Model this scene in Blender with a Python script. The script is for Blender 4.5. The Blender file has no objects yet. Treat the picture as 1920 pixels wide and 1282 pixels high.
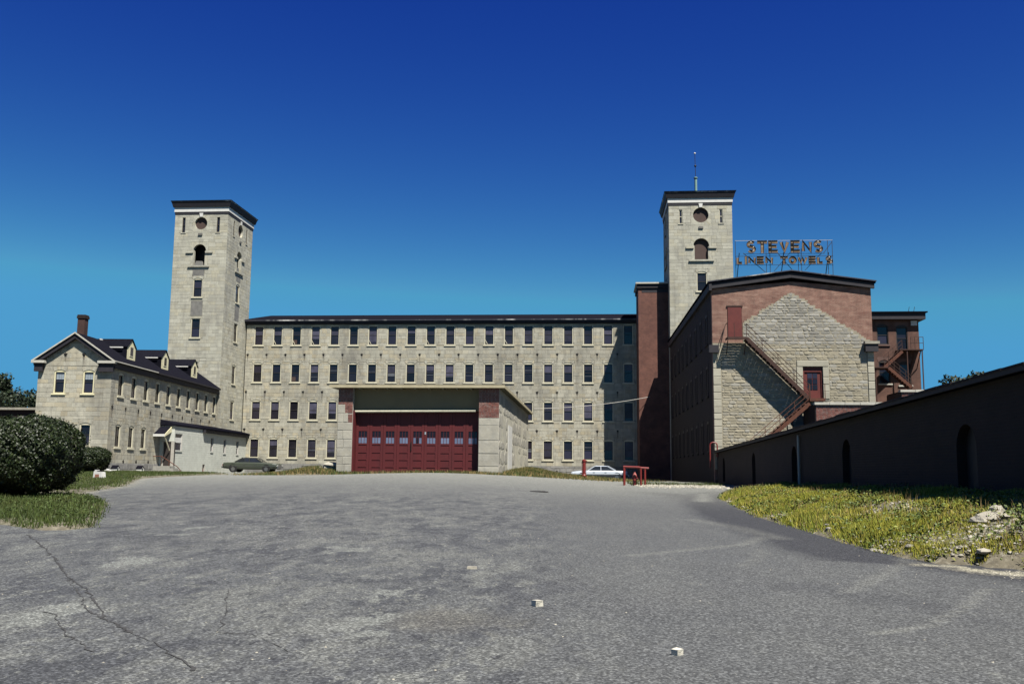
import bpy, math, random
import numpy as np

random.seed(7)
rng = np.random.default_rng(7)
SC = bpy.context.scene
COL = SC.collection
R = math.radians

# ---------------------------------------------------------------- camera
EYE = 1.6
F_PX, PITCH, ROLL, YAW = 1790.0, R(7.72), R(0.546), R(4.94)
_fw = np.array([-math.sin(YAW)*math.cos(PITCH), math.cos(YAW)*math.cos(PITCH), math.sin(PITCH)])
_r = np.array([math.cos(YAW), math.sin(YAW), 0.0])
_u = np.cross(_r, _fw)
_rr = math.cos(ROLL)*_r + math.sin(ROLL)*_u
_uu = -math.sin(ROLL)*_r + math.cos(ROLL)*_u
cam_d = bpy.data.cameras.new('camera')
cam = bpy.data.objects.new('camera', cam_d)
COL.objects.link(cam)
from mathutils import Matrix
cam.matrix_world = Matrix(((_rr[0], _uu[0], -_fw[0], 0), (_rr[1], _uu[1], -_fw[1], 0),
                           (_rr[2], _uu[2], -_fw[2], EYE), (0, 0, 0, 1)))
cam_d.sensor_width = 36.0
cam_d.lens = F_PX/1920*36.0
cam_d.clip_end = 3000
SC.camera = cam

# ---------------------------------------------------------------- light
SUN = np.array([0.72, -1.0, 2.0]); SUN /= np.linalg.norm(SUN)
EL = math.asin(SUN[2]); AZ = math.atan2(SUN[0], SUN[1])      # clockwise from +Y
w = bpy.data.worlds.new('World'); SC.world = w; w.use_nodes = True
nt = w.node_tree; nt.nodes.clear()
sky = nt.nodes.new('ShaderNodeTexSky'); sky.sky_type = 'NISHITA'; sky.sun_disc = False
sky.sun_elevation = EL; sky.sun_rotation = AZ
sky.altitude = 0; sky.air_density = 0.75; sky.dust_density = 0.35; sky.ozone_density = 5.0
# film response of the blue sky, one curve per channel for the whole dome
sep = nt.nodes.new('ShaderNodeSeparateColor'); comb = nt.nodes.new('ShaderNodeCombineColor')
nt.links.new(sky.outputs[0], sep.inputs[0])
def _m(op, a, b):
    n = nt.nodes.new('ShaderNodeMath'); n.operation = op; nt.links.new(a, n.inputs[0]); n.inputs[1].default_value = b; return n.outputs[0]
for i, (cap, ref, pw, k) in enumerate(((1.72, .749, 2.65, .0667), (3.12, 1.376, 2.4, .369), (6.0, 2.832, .96, 2.354))):
    nt.links.new(_m('MULTIPLY', _m('POWER', _m('DIVIDE', _m('MINIMUM', sep.outputs[i], cap), ref), pw), k), comb.inputs[i])
bg = nt.nodes.new('ShaderNodeBackground'); bg.inputs[1].default_value = 0.05
wo = nt.nodes.new('ShaderNodeOutputWorld')
nt.links.new(comb.outputs[0], bg.inputs[0]); nt.links.new(bg.outputs[0], wo.inputs[0])
sd = bpy.data.lights.new('sun', 'SUN'); sd.energy = 5.0; sd.angle = R(0.5); sd.color = (1.0, 0.955, 0.87)
so = bpy.data.objects.new('sun', sd); COL.objects.link(so)
from mathutils import Vector
so.rotation_euler = Vector(SUN).to_track_quat('Z', 'Y').to_euler()
so.location = (30, -40, 80)
SC.view_settings.view_transform = 'Standard'; SC.view_settings.look = 'None'
SC.view_settings.exposure = 1.35; SC.view_settings.gamma = 1.0
try:
    SC.cycles.use_denoising = True
    SC.cycles.max_bounces = 5; SC.cycles.diffuse_bounces = 2
except Exception:
    pass

# ---------------------------------------------------------------- measuring helpers
def ray(px, py):
    X = (px-960)/F_PX; Y = (641-py)/F_PX
    xx = math.cos(ROLL)*X - math.sin(ROLL)*Y
    yy = math.sin(ROLL)*X + math.cos(ROLL)*Y
    return _fw + _r*xx + _u*yy

def at(px, py, Y):
    d = ray(px, py); t = Y/d[1]
    return (d[0]*t, Y, EYE+d[2]*t)

class Frame:
    """local frame of a thing: origin + turn about z"""
    def __init__(s, x, y, z=0.0, rot=0.0):
        s.o = (x, y, z); s.rot = rot
    def hit(s, px, py, axis, val):
        d = ray(px, py); c, n = math.cos(s.rot), math.sin(s.rot)
        ox, oy = -s.o[0], -s.o[1]
        lo = (c*ox+n*oy, -n*ox+c*oy, EYE-s.o[2])
        ld = (c*d[0]+n*d[1], -n*d[0]+c*d[1], d[2])
        t = (val-lo[axis])/ld[axis]
        return tuple(lo[i]+ld[i]*t for i in range(3))

# ---------------------------------------------------------------- object helpers
def link(o, parent=None):
    COL.objects.link(o)
    if parent is not None: o.parent = parent
    return o

def tag(o, label=None, cat=None, group=None, kind=None):
    if label: o['label'] = label
    if cat: o['category'] = cat
    if group: o['group'] = group
    if kind: o['kind'] = kind
    return o

def thing(name, label, cat, loc=(0, 0, 0), rot=0.0, group=None):
    o = bpy.data.objects.new(name, None); o.empty_display_size = 0.3
    o.location = loc; o.rotation_euler = (0, 0, rot)
    link(o); return tag(o, label, cat, group)

def put(name, me, parent=None, loc=(0, 0, 0), rot=0.0, scale=(1, 1, 1)):
    o = bpy.data.objects.new(name, me); o.location = loc; o.scale = scale
    o.rotation_euler = (0, 0, rot) if not isinstance(rot, tuple) else rot
    return link(o, parent)

def set_uv(me):
    n = len(me.loops)
    if n == 0: return
    co = np.empty(len(me.vertices)*3, 'f'); me.vertices.foreach_get('co', co); co = co.reshape(-1, 3)
    vi = np.empty(n, 'i'); me.loops.foreach_get('vertex_index', vi)
    pn = np.empty(len(me.polygons)*3, 'f'); me.polygons.foreach_get('normal', pn); pn = np.abs(pn.reshape(-1, 3))
    lt = np.empty(len(me.polygons), 'i'); me.polygons.foreach_get('loop_total', lt)
    ax = np.repeat(pn.argmax(1), lt); p = co[vi]
    uv = np.empty((n, 2), 'f')
    uv[:, 0] = np.where(ax == 0, p[:, 1], p[:, 0])
    uv[:, 1] = np.where(ax == 2, p[:, 1], p[:, 2])
    l = me.uv_layers.new(name='uv'); l.data.foreach_set('uv', uv.ravel())

class MB:
    def __init__(s): s.v = []; s.f = []
    def box(s, x0, x1, y0, y1, z0, z1):
        b = len(s.v)
        s.v += [(x0,y0,z0),(x1,y0,z0),(x1,y1,z0),(x0,y1,z0),(x0,y0,z1),(x1,y0,z1),(x1,y1,z1),(x0,y1,z1)]
        s.f += [(b,b+3,b+2,b+1),(b+4,b+5,b+6,b+7),(b,b+1,b+5,b+4),(b+1,b+2,b+6,b+5),(b+2,b+3,b+7,b+6),(b+3,b,b+4,b+7)]
        return s
    def hexa(s, p):      # 8 corners: bottom 4, top 4
        b = len(s.v); s.v += [tuple(q) for q in p]
        s.f += [(b,b+3,b+2,b+1),(b+4,b+5,b+6,b+7),(b,b+1,b+5,b+4),(b+1,b+2,b+6,b+5),(b+2,b+3,b+7,b+6),(b+3,b,b+4,b+7)]
        return s
    def prism(s, poly, m0, m1):
        """poly: 2-d points; m0/m1 map a 2-d point to 3-d for both caps"""
        b = len(s.v); n = len(poly)
        s.v += [m0(*p) for p in poly] + [m1(*p) for p in poly]
        s.f.append(tuple(range(b, b+n))); s.f.append(tuple(range(b+2*n-1, b+n-1, -1)))
        for i in range(n):
            j = (i+1) % n; s.f.append((b+j, b+i, b+n+i, b+n+j))
        return s
    def py(s, poly, y0, y1):     # polygon in x,z extruded along y
        return s.prism(poly, lambda a, c: (a, y0, c), lambda a, c: (a, y1, c))
    def px(s, poly, x0, x1):     # polygon in y,z extruded along x
        return s.prism(poly, lambda a, c: (x0, a, c), lambda a, c: (x1, a, c))
    def pz(s, poly, z0, z1):
        return s.prism(poly, lambda a, c: (a, c, z0), lambda a, c: (a, c, z1))
    def quad(s, *p):
        b = len(s.v); s.v += [tuple(q) for q in p]; s.f.append(tuple(range(b, b+len(p)))); return s
    def bar(s, a, c, w, h=None):
        """rectangular bar from a to c"""
        h = h or w
        a = np.array(a, float); c = np.array(c, float); d = c-a; d /= np.linalg.norm(d)
        up = np.array([0, 0, 1.0]) if abs(d[2]) < .95 else np.array([0, 1.0, 0])
        e = np.cross(d, up); e /= np.linalg.norm(e); g = np.cross(e, d)
        P = []
        for q in (a, c):
            P += [q-e*w/2-g*h/2, q+e*w/2-g*h/2, q+e*w/2+g*h/2, q-e*w/2+g*h/2]
        return s.hexa(P)
    def tube(s, pts, r, n=8, cap=True):
        pts = [np.array(p, float) for p in pts]; b = len(s.v)
        rs = r if isinstance(r, (list, tuple)) else [r]*len(pts)
        prev = None
        for i, p in enumerate(pts):
            d = pts[min(i+1, len(pts)-1)]-pts[max(i-1, 0)]; d = d/np.linalg.norm(d)
            up = np.array([0, 0, 1.0]) if abs(d[2]) < .9 else np.array([1.0, 0, 0])
            e = np.cross(d, up) if prev is None else prev-d*np.dot(prev, d)
            e = e/np.linalg.norm(e); prev = e; g = np.cross(d, e)
            for k in range(n):
                t = 2*math.pi*k/n; s.v.append(tuple(p+(e*math.cos(t)+g*math.sin(t))*rs[i]))
        for i in range(len(pts)-1):
            for k in range(n):
                k2 = (k+1) % n; a = b+i*n
                s.f.append((a+k, a+k2, a+n+k2, a+n+k))
        if cap:
            s.f.append(tuple(b+k for k in range(n-1, -1, -1)))
            s.f.append(tuple(b+(len(pts)-1)*n+k for k in range(n)))
        return s
    def lathe(s, prof, c=(0, 0, 0), n=14):
        b = len(s.v)
        for r, z in prof:
            for k in range(n):
                t = 2*math.pi*k/n; s.v.append((c[0]+r*math.cos(t), c[1]+r*math.sin(t), c[2]+z))
        for i in range(len(prof)-1):
            for k in range(n):
                k2 = (k+1) % n; a = b+i*n; s.f.append((a+k, a+k2, a+n+k2, a+n+k))
        s.f.append(tuple(b+k for k in range(n-1, -1, -1)))
        s.f.append(tuple(b+(len(prof)-1)*n+k for k in range(n)))
        return s
    def mesh(s, name, m, uv=False, smooth=False):
        me = bpy.data.meshes.new(name); me.from_pydata(s.v, [], s.f); me.update()
        if m is not None: me.materials.append(m)
        if uv: set_uv(me)
        if smooth:
            me.polygons.foreach_set('use_smooth', [True]*len(me.polygons))
        return me
    def build(s, name, m, parent=None, loc=(0, 0, 0), rot=0.0, uv=False, smooth=False):
        return put(name, s.mesh(name, m, uv, smooth), parent, loc, rot)

def np_mesh(name, verts, faces, m):
    """verts (n,3), faces (k,3 or 4) numpy"""
    me = bpy.data.meshes.new(name); k, c = faces.shape
    me.vertices.add(len(verts)); me.vertices.foreach_set('co', verts.astype('f').ravel())
    me.loops.add(k*c); me.loops.foreach_set('vertex_index', faces.astype('i').ravel())
    me.polygons.add(k); me.polygons.foreach_set('loop_start', np.arange(0, k*c, c, dtype='i'))
    me.update(calc_edges=True); me.validate()
    if m is not None: me.materials.append(m)
    return me

# ---------------------------------------------------------------- materials
def _n(t, typ, **kw):
    n = t.nodes.new(typ)
    for k, v in kw.items(): setattr(n, k, v)
    return n

def _mix(t, fac, a, b, mode='MIX'):
    n = t.nodes.new('ShaderNodeMix'); n.data_type = 'RGBA'; n.blend_type = mode
    for sock, val in ((n.inputs[0], fac), (n.inputs[6], a), (n.inputs[7], b)):
        if isinstance(val, (int, float)): sock.default_value = val
        elif isinstance(val, tuple): sock.default_value = (*val, 1)[:4]
        else: t.links.new(val, sock)
    return n.outputs[2]

def _math(t, op, a, b=0.0, clamp=False):
    n = t.nodes.new('ShaderNodeMath'); n.operation = op; n.use_clamp = clamp
    for s_, v in ((n.inputs[0], a), (n.inputs[1], b)):
        if isinstance(v, (int, float)): s_.default_value = v
        else: t.links.new(v, s_)
    return n.outputs[0]

def _noise(t, scale, detail=4.0, rough=.55, stretch=None, seed=0.0):
    g = t.nodes.new('ShaderNodeNewGeometry'); v = g.outputs['Position']
    mp = t.nodes.new('ShaderNodeMapping'); t.links.new(v, mp.inputs[0])
    mp.inputs['Location'].default_value = (seed*7.3, seed*3.1, seed*5.7)
    if stretch: mp.inputs['Scale'].default_value = stretch
    n = t.nodes.new('ShaderNodeTexNoise'); n.inputs['Scale'].default_value = scale
    n.inputs['Detail'].default_value = detail; n.inputs['Roughness'].default_value = rough
    t.links.new(mp.outputs[0], n.inputs['Vector']); return n.outputs[0]

def _ramp(t, v, a, b):
    n = t.nodes.new('ShaderNodeMapRange'); n.clamp = True
    n.inputs[1].default_value = a; n.inputs[2].default_value = b
    t.links.new(v, n.inputs[0]); return n.outputs[0]

def _rand(t):
    g = t.nodes.new('ShaderNodeNewGeometry'); o = t.nodes.new('ShaderNodeObjectInfo')
    return _math(t, 'FRACT', _math(t, 'ADD', g.outputs['Random Per Island'], o.outputs['Random']))

def M(name, c1, c2=None, scale=4.0, vary=0.0, stain=None, rough=.85, bump=0.0, bscale=40.0, spec=.3, metal=0.0,
      stretch=None, brick=None, c3=None, k=.62):
    """procedural paint: noise c1..c2, value change per piece, stain=(colour, scale, amount, stretch)"""
    c2 = c2 or tuple(x*.82 for x in c1)
    S = lambda c: tuple(x*k*.80 for x in c) if c else c
    c1, c2, c3 = S(c1), S(c2), S(c3); stain = [(S(q[0]), *q[1:]) for q in (stain or [])]
    if brick: brick = (brick[0], brick[1], S(brick[2]), brick[3])
    m = bpy.data.materials.new(name); m.use_nodes = True; t = m.node_tree
    b = t.nodes['Principled BSDF']
    b.inputs['Roughness'].default_value = rough; b.inputs['Metallic'].default_value = metal
    b.inputs['Specular IOR Level'].default_value = spec
    c2 = c2 or tuple(x*.82 for x in c1)
    hgt = None
    if brick:
        uv = _n(t, 'ShaderNodeUVMap'); br = _n(t, 'ShaderNodeTexBrick')
        t.links.new(uv.outputs[0], br.inputs['Vector'])
        bw, bh, mc, ms = brick
        br.inputs['Scale'].default_value = 1.0; br.inputs['Brick Width'].default_value = bw
        br.inputs['Row Height'].default_value = bh; br.inputs['Mortar Size'].default_value = ms
        br.inputs['Mortar Smooth'].default_value = .3; br.inputs['Bias'].default_value = -.1
        br.inputs['Color1'].default_value = (*c1, 1); br.inputs['Color2'].default_value = (*c2, 1)
        br.inputs['Mortar'].default_value = (*mc, 1)
        col = br.outputs['Color']; hgt = _math(t, 'SUBTRACT', 1.0, br.outputs['Fac'])
        col = _mix(t, _ramp(t, _noise(t, scale, 3, seed=2), .35, .7), col, _mix(t, 1.0, col, (.62, .6, .6), 'MULTIPLY'))
    else:
        col = _mix(t, _ramp(t, _noise(t, scale, 5, .6, stretch), .3, .7), c1, c2)
    if vary or c3:
        r = _rand(t)
        if c3: col = _mix(t, _ramp(t, r, .55, 1.0), col, c3)
        if vary:
            kk = _math(t, 'ADD', _math(t, 'MULTIPLY', _math(t, 'SUBTRACT', _math(t, 'FRACT', _math(t, 'MULTIPLY', r, 7.13)), .5), 2*vary), 1.0)
            cb = _n(t, 'ShaderNodeCombineColor')
            for i in range(3): t.links.new(kk, cb.inputs[i])
            col = _mix(t, 1.0, col, cb.outputs[0], 'MULTIPLY')
    for i, s_ in enumerate(stain or []):
        sc_, ss, amt = s_[0], s_[1], s_[2]
        col = _mix(t, _math(t, 'MULTIPLY', _ramp(t, _noise(t, ss, 5, .65, s_[3] if len(s_) > 3 else None, seed=3+i), .5, .72), amt), col, sc_)
    t.links.new(col, b.inputs['Base Color'])
    if bump:
        bn = _n(t, 'ShaderNodeBump'); bn.inputs['Strength'].default_value = bump; bn.inputs['Distance'].default_value = .02
        h = _noise(t, bscale, 4, .6, seed=1)
        if hgt is not None: h = _math(t, 'ADD', _math(t, 'MULTIPLY', h, .4), hgt)
        t.links.new(h, bn.inputs['Height']); t.links.new(bn.outputs[0], b.inputs['Normal'])
    return m

STONE = M('ashlar', (.485, .462, .372), (.415, .397, .322), 1.6, vary=.13, c3=(.475, .42, .295),
          stain=[((.17, .16, .14), .35, .7, (1, 1, .35)), ((.22, .205, .175), 2.2, .6), ((.15, .14, .12), 1.1, .45, (2.2, 2.2, .25))], bump=.7, bscale=14, k=.71)
STONE_L = M('ashlar_light', (.48, .465, .38), (.42, .405, .33), 1.6, vary=.14, c3=(.45, .42, .315),
          stain=[((.20, .19, .17), .3, .5, (1, 1, .4)), ((.26, .25, .22), 2.4, .5), ((.17, .16, .145), .9, .4, (2.2, 2.2, .25))], bump=.7, bscale=14, k=.75)
MORTAR = M('mortar', (.38, .355, .28), (.31, .29, .235), 3, stain=[((.16, .15, .13), .4, .5, (1, 1, .35))], bump=.3)
SOOT = M('sooty_stone', (.17, .165, .155), (.28, .27, .245), 2.5, vary=.1, bump=.5, bscale=14)
BASE = M('base_stone', (.25, .245, .235), (.34, .33, .30), 2.5, vary=.15, stain=[((.12, .115, .11), 1.2, .5)], bump=.5, bscale=12)
RUBBLE = M('rubble', (.46, .41, .295), (.37, .33, .24), 2.5, vary=.2, c3=(.40, .385, .335),
           stain=[((.25, .22, .165), 1.4, .45)], bump=.8, bscale=9)
RUBBLE_G = M('rubble_grey', (.38, .36, .31), (.32, .305, .265), 2.5, vary=.2, c3=(.47, .45, .40),
             stain=[((.27, .255, .225), 1.4, .4)], bump=.8, bscale=9)
RMORTAR = M('rubble_mortar', (.42, .375, .275), (.33, .295, .22), 4, bump=.5)
QUOIN = M('quoin', (.52, .49, .39), (.45, .42, .33), 3, vary=.1, bump=.4)
BRICK_P = M('brick_pink', (.37, .175, .125), (.28, .125, .09), 2.2, brick=(.21, .075, (.40, .30, .24), .012),
            stain=[((.17, .065, .05), 1.6, .75, (.6, 1, 2.2)), ((.50, .33, .25), 2.4, .6, (.5, 1, 2.4))], bump=.6)
BRICK_R = M('brick_red', (.25, .10, .068), (.18, .072, .052), 1.3, brick=(.21, .075, (.20, .12, .10), .010),
            stain=[((.10, .04, .035), .5, .5)], bump=.5)
BRICK_D = M('brick_dark_shade', (.055, .028, .022), (.036, .020, .017), 1.2, brick=(.21, .075, (.045, .033, .028), .010),
            stain=[((.016, .012, .012), .5, .6)], bump=.5, k=.45)  # extra dark, puts deep shade into walls turned from the sun
BRICK_W = M('brick_worn', (.27, .10, .075), (.19, .075, .06), 3, vary=.25, stain=[((.40, .34, .30), 5, .6)], bump=.4)
LIME = M('lime_mortar', (.55, .51, .45), (.45, .42, .37), 6, bump=.3)
CREAM = M('cream_paint', (.70, .66, .50), (.62, .58, .43), 5, stain=[((.45, .41, .31), 3, .5)], rough=.6, k=.70)
TAN = M('tan_paint', (.50, .44, .29), (.42, .37, .24), 3, stain=[((.30, .26, .17), 2, .5)], rough=.7, k=.7)
CREAM_Y = M('yellow_cream_paint', (.70, .65, .42), (.62, .575, .37), 5, rough=.6, k=.85)
WHITE = M('white_paint', (.70, .69, .65), (.62, .61, .57), 4, stain=[((.45, .44, .41), 2, .35)], rough=.65, k=.75)
SLATE = M('slate', (.016, .016, .023), (.010, .010, .016), 6, vary=.2, rough=1.0, spec=.0, bump=.3, bscale=8)
TRIM_D = M('dark_trim', (.030, .027, .036), (.020, .018, .025), 3, rough=.7, stain=[((.055, .045, .04), 4, .4)])
GUTTER = M('gutter_metal', (.035, .035, .05), (.06, .06, .08), 1.1, rough=.5, stain=[((.85, .84, .80), .55, 1.0, (.8, .8, .01))])  # white streaks paint glints along gutters and cornice lips
GLASS = M('window_glass', (.012, .011, .014), (.028, .024, .034), .8, vary=.5, rough=.12, spec=.45, c3=(.035, .030, .050))
GLASS_L = M('blind_or_reflection', (.16, .17, .19), (.11, .115, .13), 2, rough=.5)
BLIND_REFL = M('dim_blind_reflection', (.085, .080, .115), (.05, .047, .07), 2, vary=.6, rough=.3)  # lilac reflections on the mill panes put into the colour
CURTAIN = M('lace_curtain', (.42, .48, .52), (.30, .36, .42), 9, rough=.8)
SASH = M('sash_dark', (.035, .026, .024), (.05, .04, .036), 6, rough=.6)
IRON = M('iron', (.012, .011, .011), (.03, .022, .018), 8, rough=.6)
RUST = M('rusty_iron', (.17, .055, .026), (.085, .032, .02), 5, rough=.8, bump=.3, stain=[((.04, .02, .015), 7, .5)])
RUST_D = M('rusty_iron_dark', (.085, .034, .022), (.04, .02, .016), 5, rough=.8, bump=.3)
MAROON = M('maroon_paint', (.125, .013, .015), (.10, .011, .013), 1.5, rough=.6, stain=[((.06, .010, .012), 1.5, .5, (1, 1, .3))])
RED = M('red_paint', (.26, .024, .018), (.20, .018, .015), 3, rough=.45, spec=.5)
REDDOOR = M('red_door_paint', (.17, .030, .022), (.13, .022, .018), 3, rough=.6, stain=[((.09, .02, .016), 2, .4)])
BOARD_B = M('brown_board', (.10, .060, .050), (.075, .048, .040), 4, rough=.8)
STUCCO = M('stucco', (.62, .58, .45), (.50, .475, .38), .9, rough=.9, bump=.6, bscale=7, vary=.05,
           stain=[((.30, .30, .28), 1.1, .55), ((.62, .60, .52), 2.0, .6), ((.22, .21, .19), 3.5, .4)])
STUCCO_B = M('stucco_block', (.49, .46, .375), (.38, .36, .305), 1.4, rough=.9, bump=.6, bscale=7, vary=.12,
             stain=[((.27, .27, .25), 1.6, .5), ((.55, .54, .48), 2.6, .5)])
PANEL = M('beige_board', (.26, .215, .12), (.22, .185, .105), 1.2, rough=.75, stain=[((.20, .19, .14), .8, .4, (.4, 1, 1))])
SOFFIT = M('soffit', (.34, .30, .19), (.28, .25, .16), 2, rough=.8)
BLOCK = M('painted_block', (.60, .615, .55), (.53, .545, .485), 1.5, vary=.05, stain=[((.42, .43, .38), .7, .4)], rough=.85, bump=.3, k=.76)
COPING = M('pale_coping', (.66, .64, .56), (.55, .53, .46), 4, vary=.08, stain=[((.36, .34, .29), 3, .4)])
ROCK = M('pale_rock', (.48, .445, .36), (.32, .30, .25), 3, vary=.35, bump=.6, bscale=12, stain=[((.24, .22, .19), 4, .4)])
ROCK_W = M('bleached_rock', (.66, .63, .53), (.50, .475, .40), 9, bump=.5, bscale=30, k=.85)
CONC = M('concrete', (.40, .385, .34), (.30, .29, .26), 2.5, vary=.1, bump=.5, bscale=10)
LEAF = M('hedge_leaf', (.026, .046, .007), (.016, .030, .005), 2, vary=.5, rough=.5, spec=.3, c3=(.040, .058, .008), k=.48)
LEAF_D = M('tree_leaf', (.022, .038, .010), (.014, .026, .008), .6, vary=.4, rough=.6)
BARK = M('bark', (.06, .045, .032), (.04, .03, .022), 6, bump=.6, bscale=20)
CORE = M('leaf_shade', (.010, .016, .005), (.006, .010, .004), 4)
GRASS = M('grass_blade', (.16, .165, .010), (.10, .125, .010), .55, vary=.35, rough=.7, c3=(.27, .22, .035), k=1.3,
          stain=[((.25, .18, .05), .8, .5), ((.08, .10, .02), 1.3, .6)])
GRASS_G = M('lush_grass_blade', (.075, .115, .012), (.045, .080, .010), .8, vary=.35, rough=.7, c3=(.10, .13, .02), k=.52, stain=[((.17, .14, .04), 1.1, .5)])
SIGN_BR = M('sign_trough_brown', (.13, .070, .035), (.30, .20, .11), 2.2, rough=.6, stain=[((.50, .42, .31), 3, .6)])
SIGN_DK = M('sign_rim', (.020, .014, .014), (.045, .028, .020), 5, rough=.6)
BULB = M('sign_tube', (.75, .74, .70), (.70, .69, .66), 5, rough=.2, spec=.6)
COPPER = M('verdigris', (.25, .42, .38), (.20, .34, .32), 6, rough=.6)
CABLE = M('pale_cable', (.62, .60, .55), (.55, .53, .49), 3)
# ---------------------------------------------------------------- terrain
def sstep(x, a, b):
    t = np.clip((x-a)/(b-a), 0, 1); return t*t*(3-2*t)

def vnoise(x, y, s=1.0, seed=0):
    """cheap smooth noise, about -1..1"""
    x = np.asarray(x)*s+seed*13.7; y = np.asarray(y)*s-seed*7.1
    return (np.sin(x*1.3+1.7*np.sin(y*.9+seed))+np.sin(y*1.7+1.3*np.sin(x*1.1-seed))+np.sin((x+y)*2.3+np.sin(x*2.1-y*1.9)))/3

def road(X, Y):
    X = np.asarray(X, float); Y = np.asarray(Y, float)
    H = -.33-.25*sstep(X, -5, 3)+.30*np.exp(-((X+10)/7)**2)
    H = H-.32*sstep(X, -4, 1)*sstep(Y, 66, 84)
    t = np.clip(Y/58, -.5, 3); k = 9.0
    s = -np.log(np.exp(-t*k)+np.exp(-k))/k
    return (H+1.6)*s+.012*vnoise(X, Y, .5)

def ground_px(px, py):
    d = ray(px, py); lo, hi = 2.0, 75.0
    f = lambda Y: EYE+d[2]*Y/d[1]-float(road(d[0]*Y/d[1], Y))
    Y = lo
    while Y < hi and f(Y) > 0: Y += .25
    Y = min(Y, hi); return d[0]*Y/d[1], Y

_e = [ground_px(*p) for p in ((1345, 934), (1390, 957), (1430, 974), (1500, 995), (1560, 1013), (1640, 1035), (1740, 1056), (1895, 1066))]
_e = sorted([(y, x) for x, y in _e]); EY = [4.0]+[a for a, b in _e]+[_e[-1][0]+5, _e[-1][0]+10]
EX = [_e[0][1]+3.5]+[b for a, b in _e]+[_e[-1][1]+.9, 8.2]
def Xe(Y): return np.interp(Y, EY, EX)
WALL_A, WALL_B = (8.05, 64.0), (8.45, 4.0)          # low brick building: far and near end of its long wall
def Xw(Y): return np.interp(Y, [WALL_B[1], WALL_A[1]], [WALL_B[0], WALL_A[0]])
def Zb(Y): return EYE+np.interp(Y, [13, 18, 36, 62], [-.50, -.36, -.45, -.62])

LEFT_EDGE = [(-40, 2)]+[ground_px(*p) for p in ((-500, 985), (0, 985), (50, 993), (95, 998), (180, 990), (204, 948), (188, 938), (150, 930), (165, 922), (230, 912), (262, 897))]
_l = LEFT_EDGE[-1]; LEFT_EDGE += [(_l[0]-1.0, 64), (-31.0, 68.5), (-70, 68.5), (-70, 2)]
LEFT_EDGE = LEFT_EDGE[1:]
_LP = np.array(LEFT_EDGE)
def sd_poly(X, Y, P):
    """signed distance, positive inside"""
    X = np.asarray(X, float); Y = np.asarray(Y, float); n = len(P)
    d = np.full(X.shape, 1e9); ins = np.zeros(X.shape, bool)
    for i in range(n):
        a = P[i]; b = P[(i+1) % n]; e = b-a
        t = np.clip(((X-a[0])*e[0]+(Y-a[1])*e[1])/(e@e+1e-12), 0, 1)
        d = np.minimum(d, np.hypot(X-a[0]-t*e[0], Y-a[1]-t*e[1]))
        c = ((a[1] > Y) != (b[1] > Y)) & (X < (b[0]-a[0])*(Y-a[1])/(b[1]-a[1]+1e-12)+a[0]); ins ^= c
    return np.where(ins, d, -d)

GX0, GY0 = -16.4, 60.0                                 # garage front-left corner (metres)
def ground(X, Y):
    X = np.asarray(X, float); Y = np.asarray(Y, float)
    z = road(X, Y)-.06
    d = X-Xe(Y); w_ = np.maximum(Xw(Y)-Xe(Y), .4)
    t = np.clip(d/w_, 0, 1)
    bank = (1-t)*0+np.maximum(0, Zb(Y)-road(X, Y))*(t**.8)+.10*sstep(d, -.05, .35)+.03*vnoise(X, Y, 2.2)*sstep(d, 0, .6)
    m = (d > -.05) & (Y < EY[-1]+12)
    z = np.where(m, z+bank, z)
    sl = sd_poly(X, Y, _LP)
    z = z+np.where(sl > -.3, .16*sstep(sl, -.25, .5)+.02*vnoise(X, Y, 2.0)*sstep(sl, 0, 1), 0)
    # rough mounds beside the garage
    z = z+.36*np.exp(-((X+4.4)/1.5)**2-((Y-67)/5.0)**2)*sstep(X, -7.5, -6.0)
    z = z+.10*np.exp(-((X+0.8)/2.2)**2-((Y-68)/4.0)**2)
    z = z+.42*np.exp(-((X+18.0)/1.7)**2-((Y-61.5)/2.5)**2)
    return z

# ---------------------------------------------------------------- ground materials
def ground_mat():
    m = M('earth', (.20, .175, .12), (.12, .105, .075), 3.2, rough=.95, bump=.8, bscale=18,
          stain=[((.10, .12, .03), .7, .6), ((.38, .35, .27), 6, .8), ((.07, .06, .045), 9, .7)])
    return m

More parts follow.
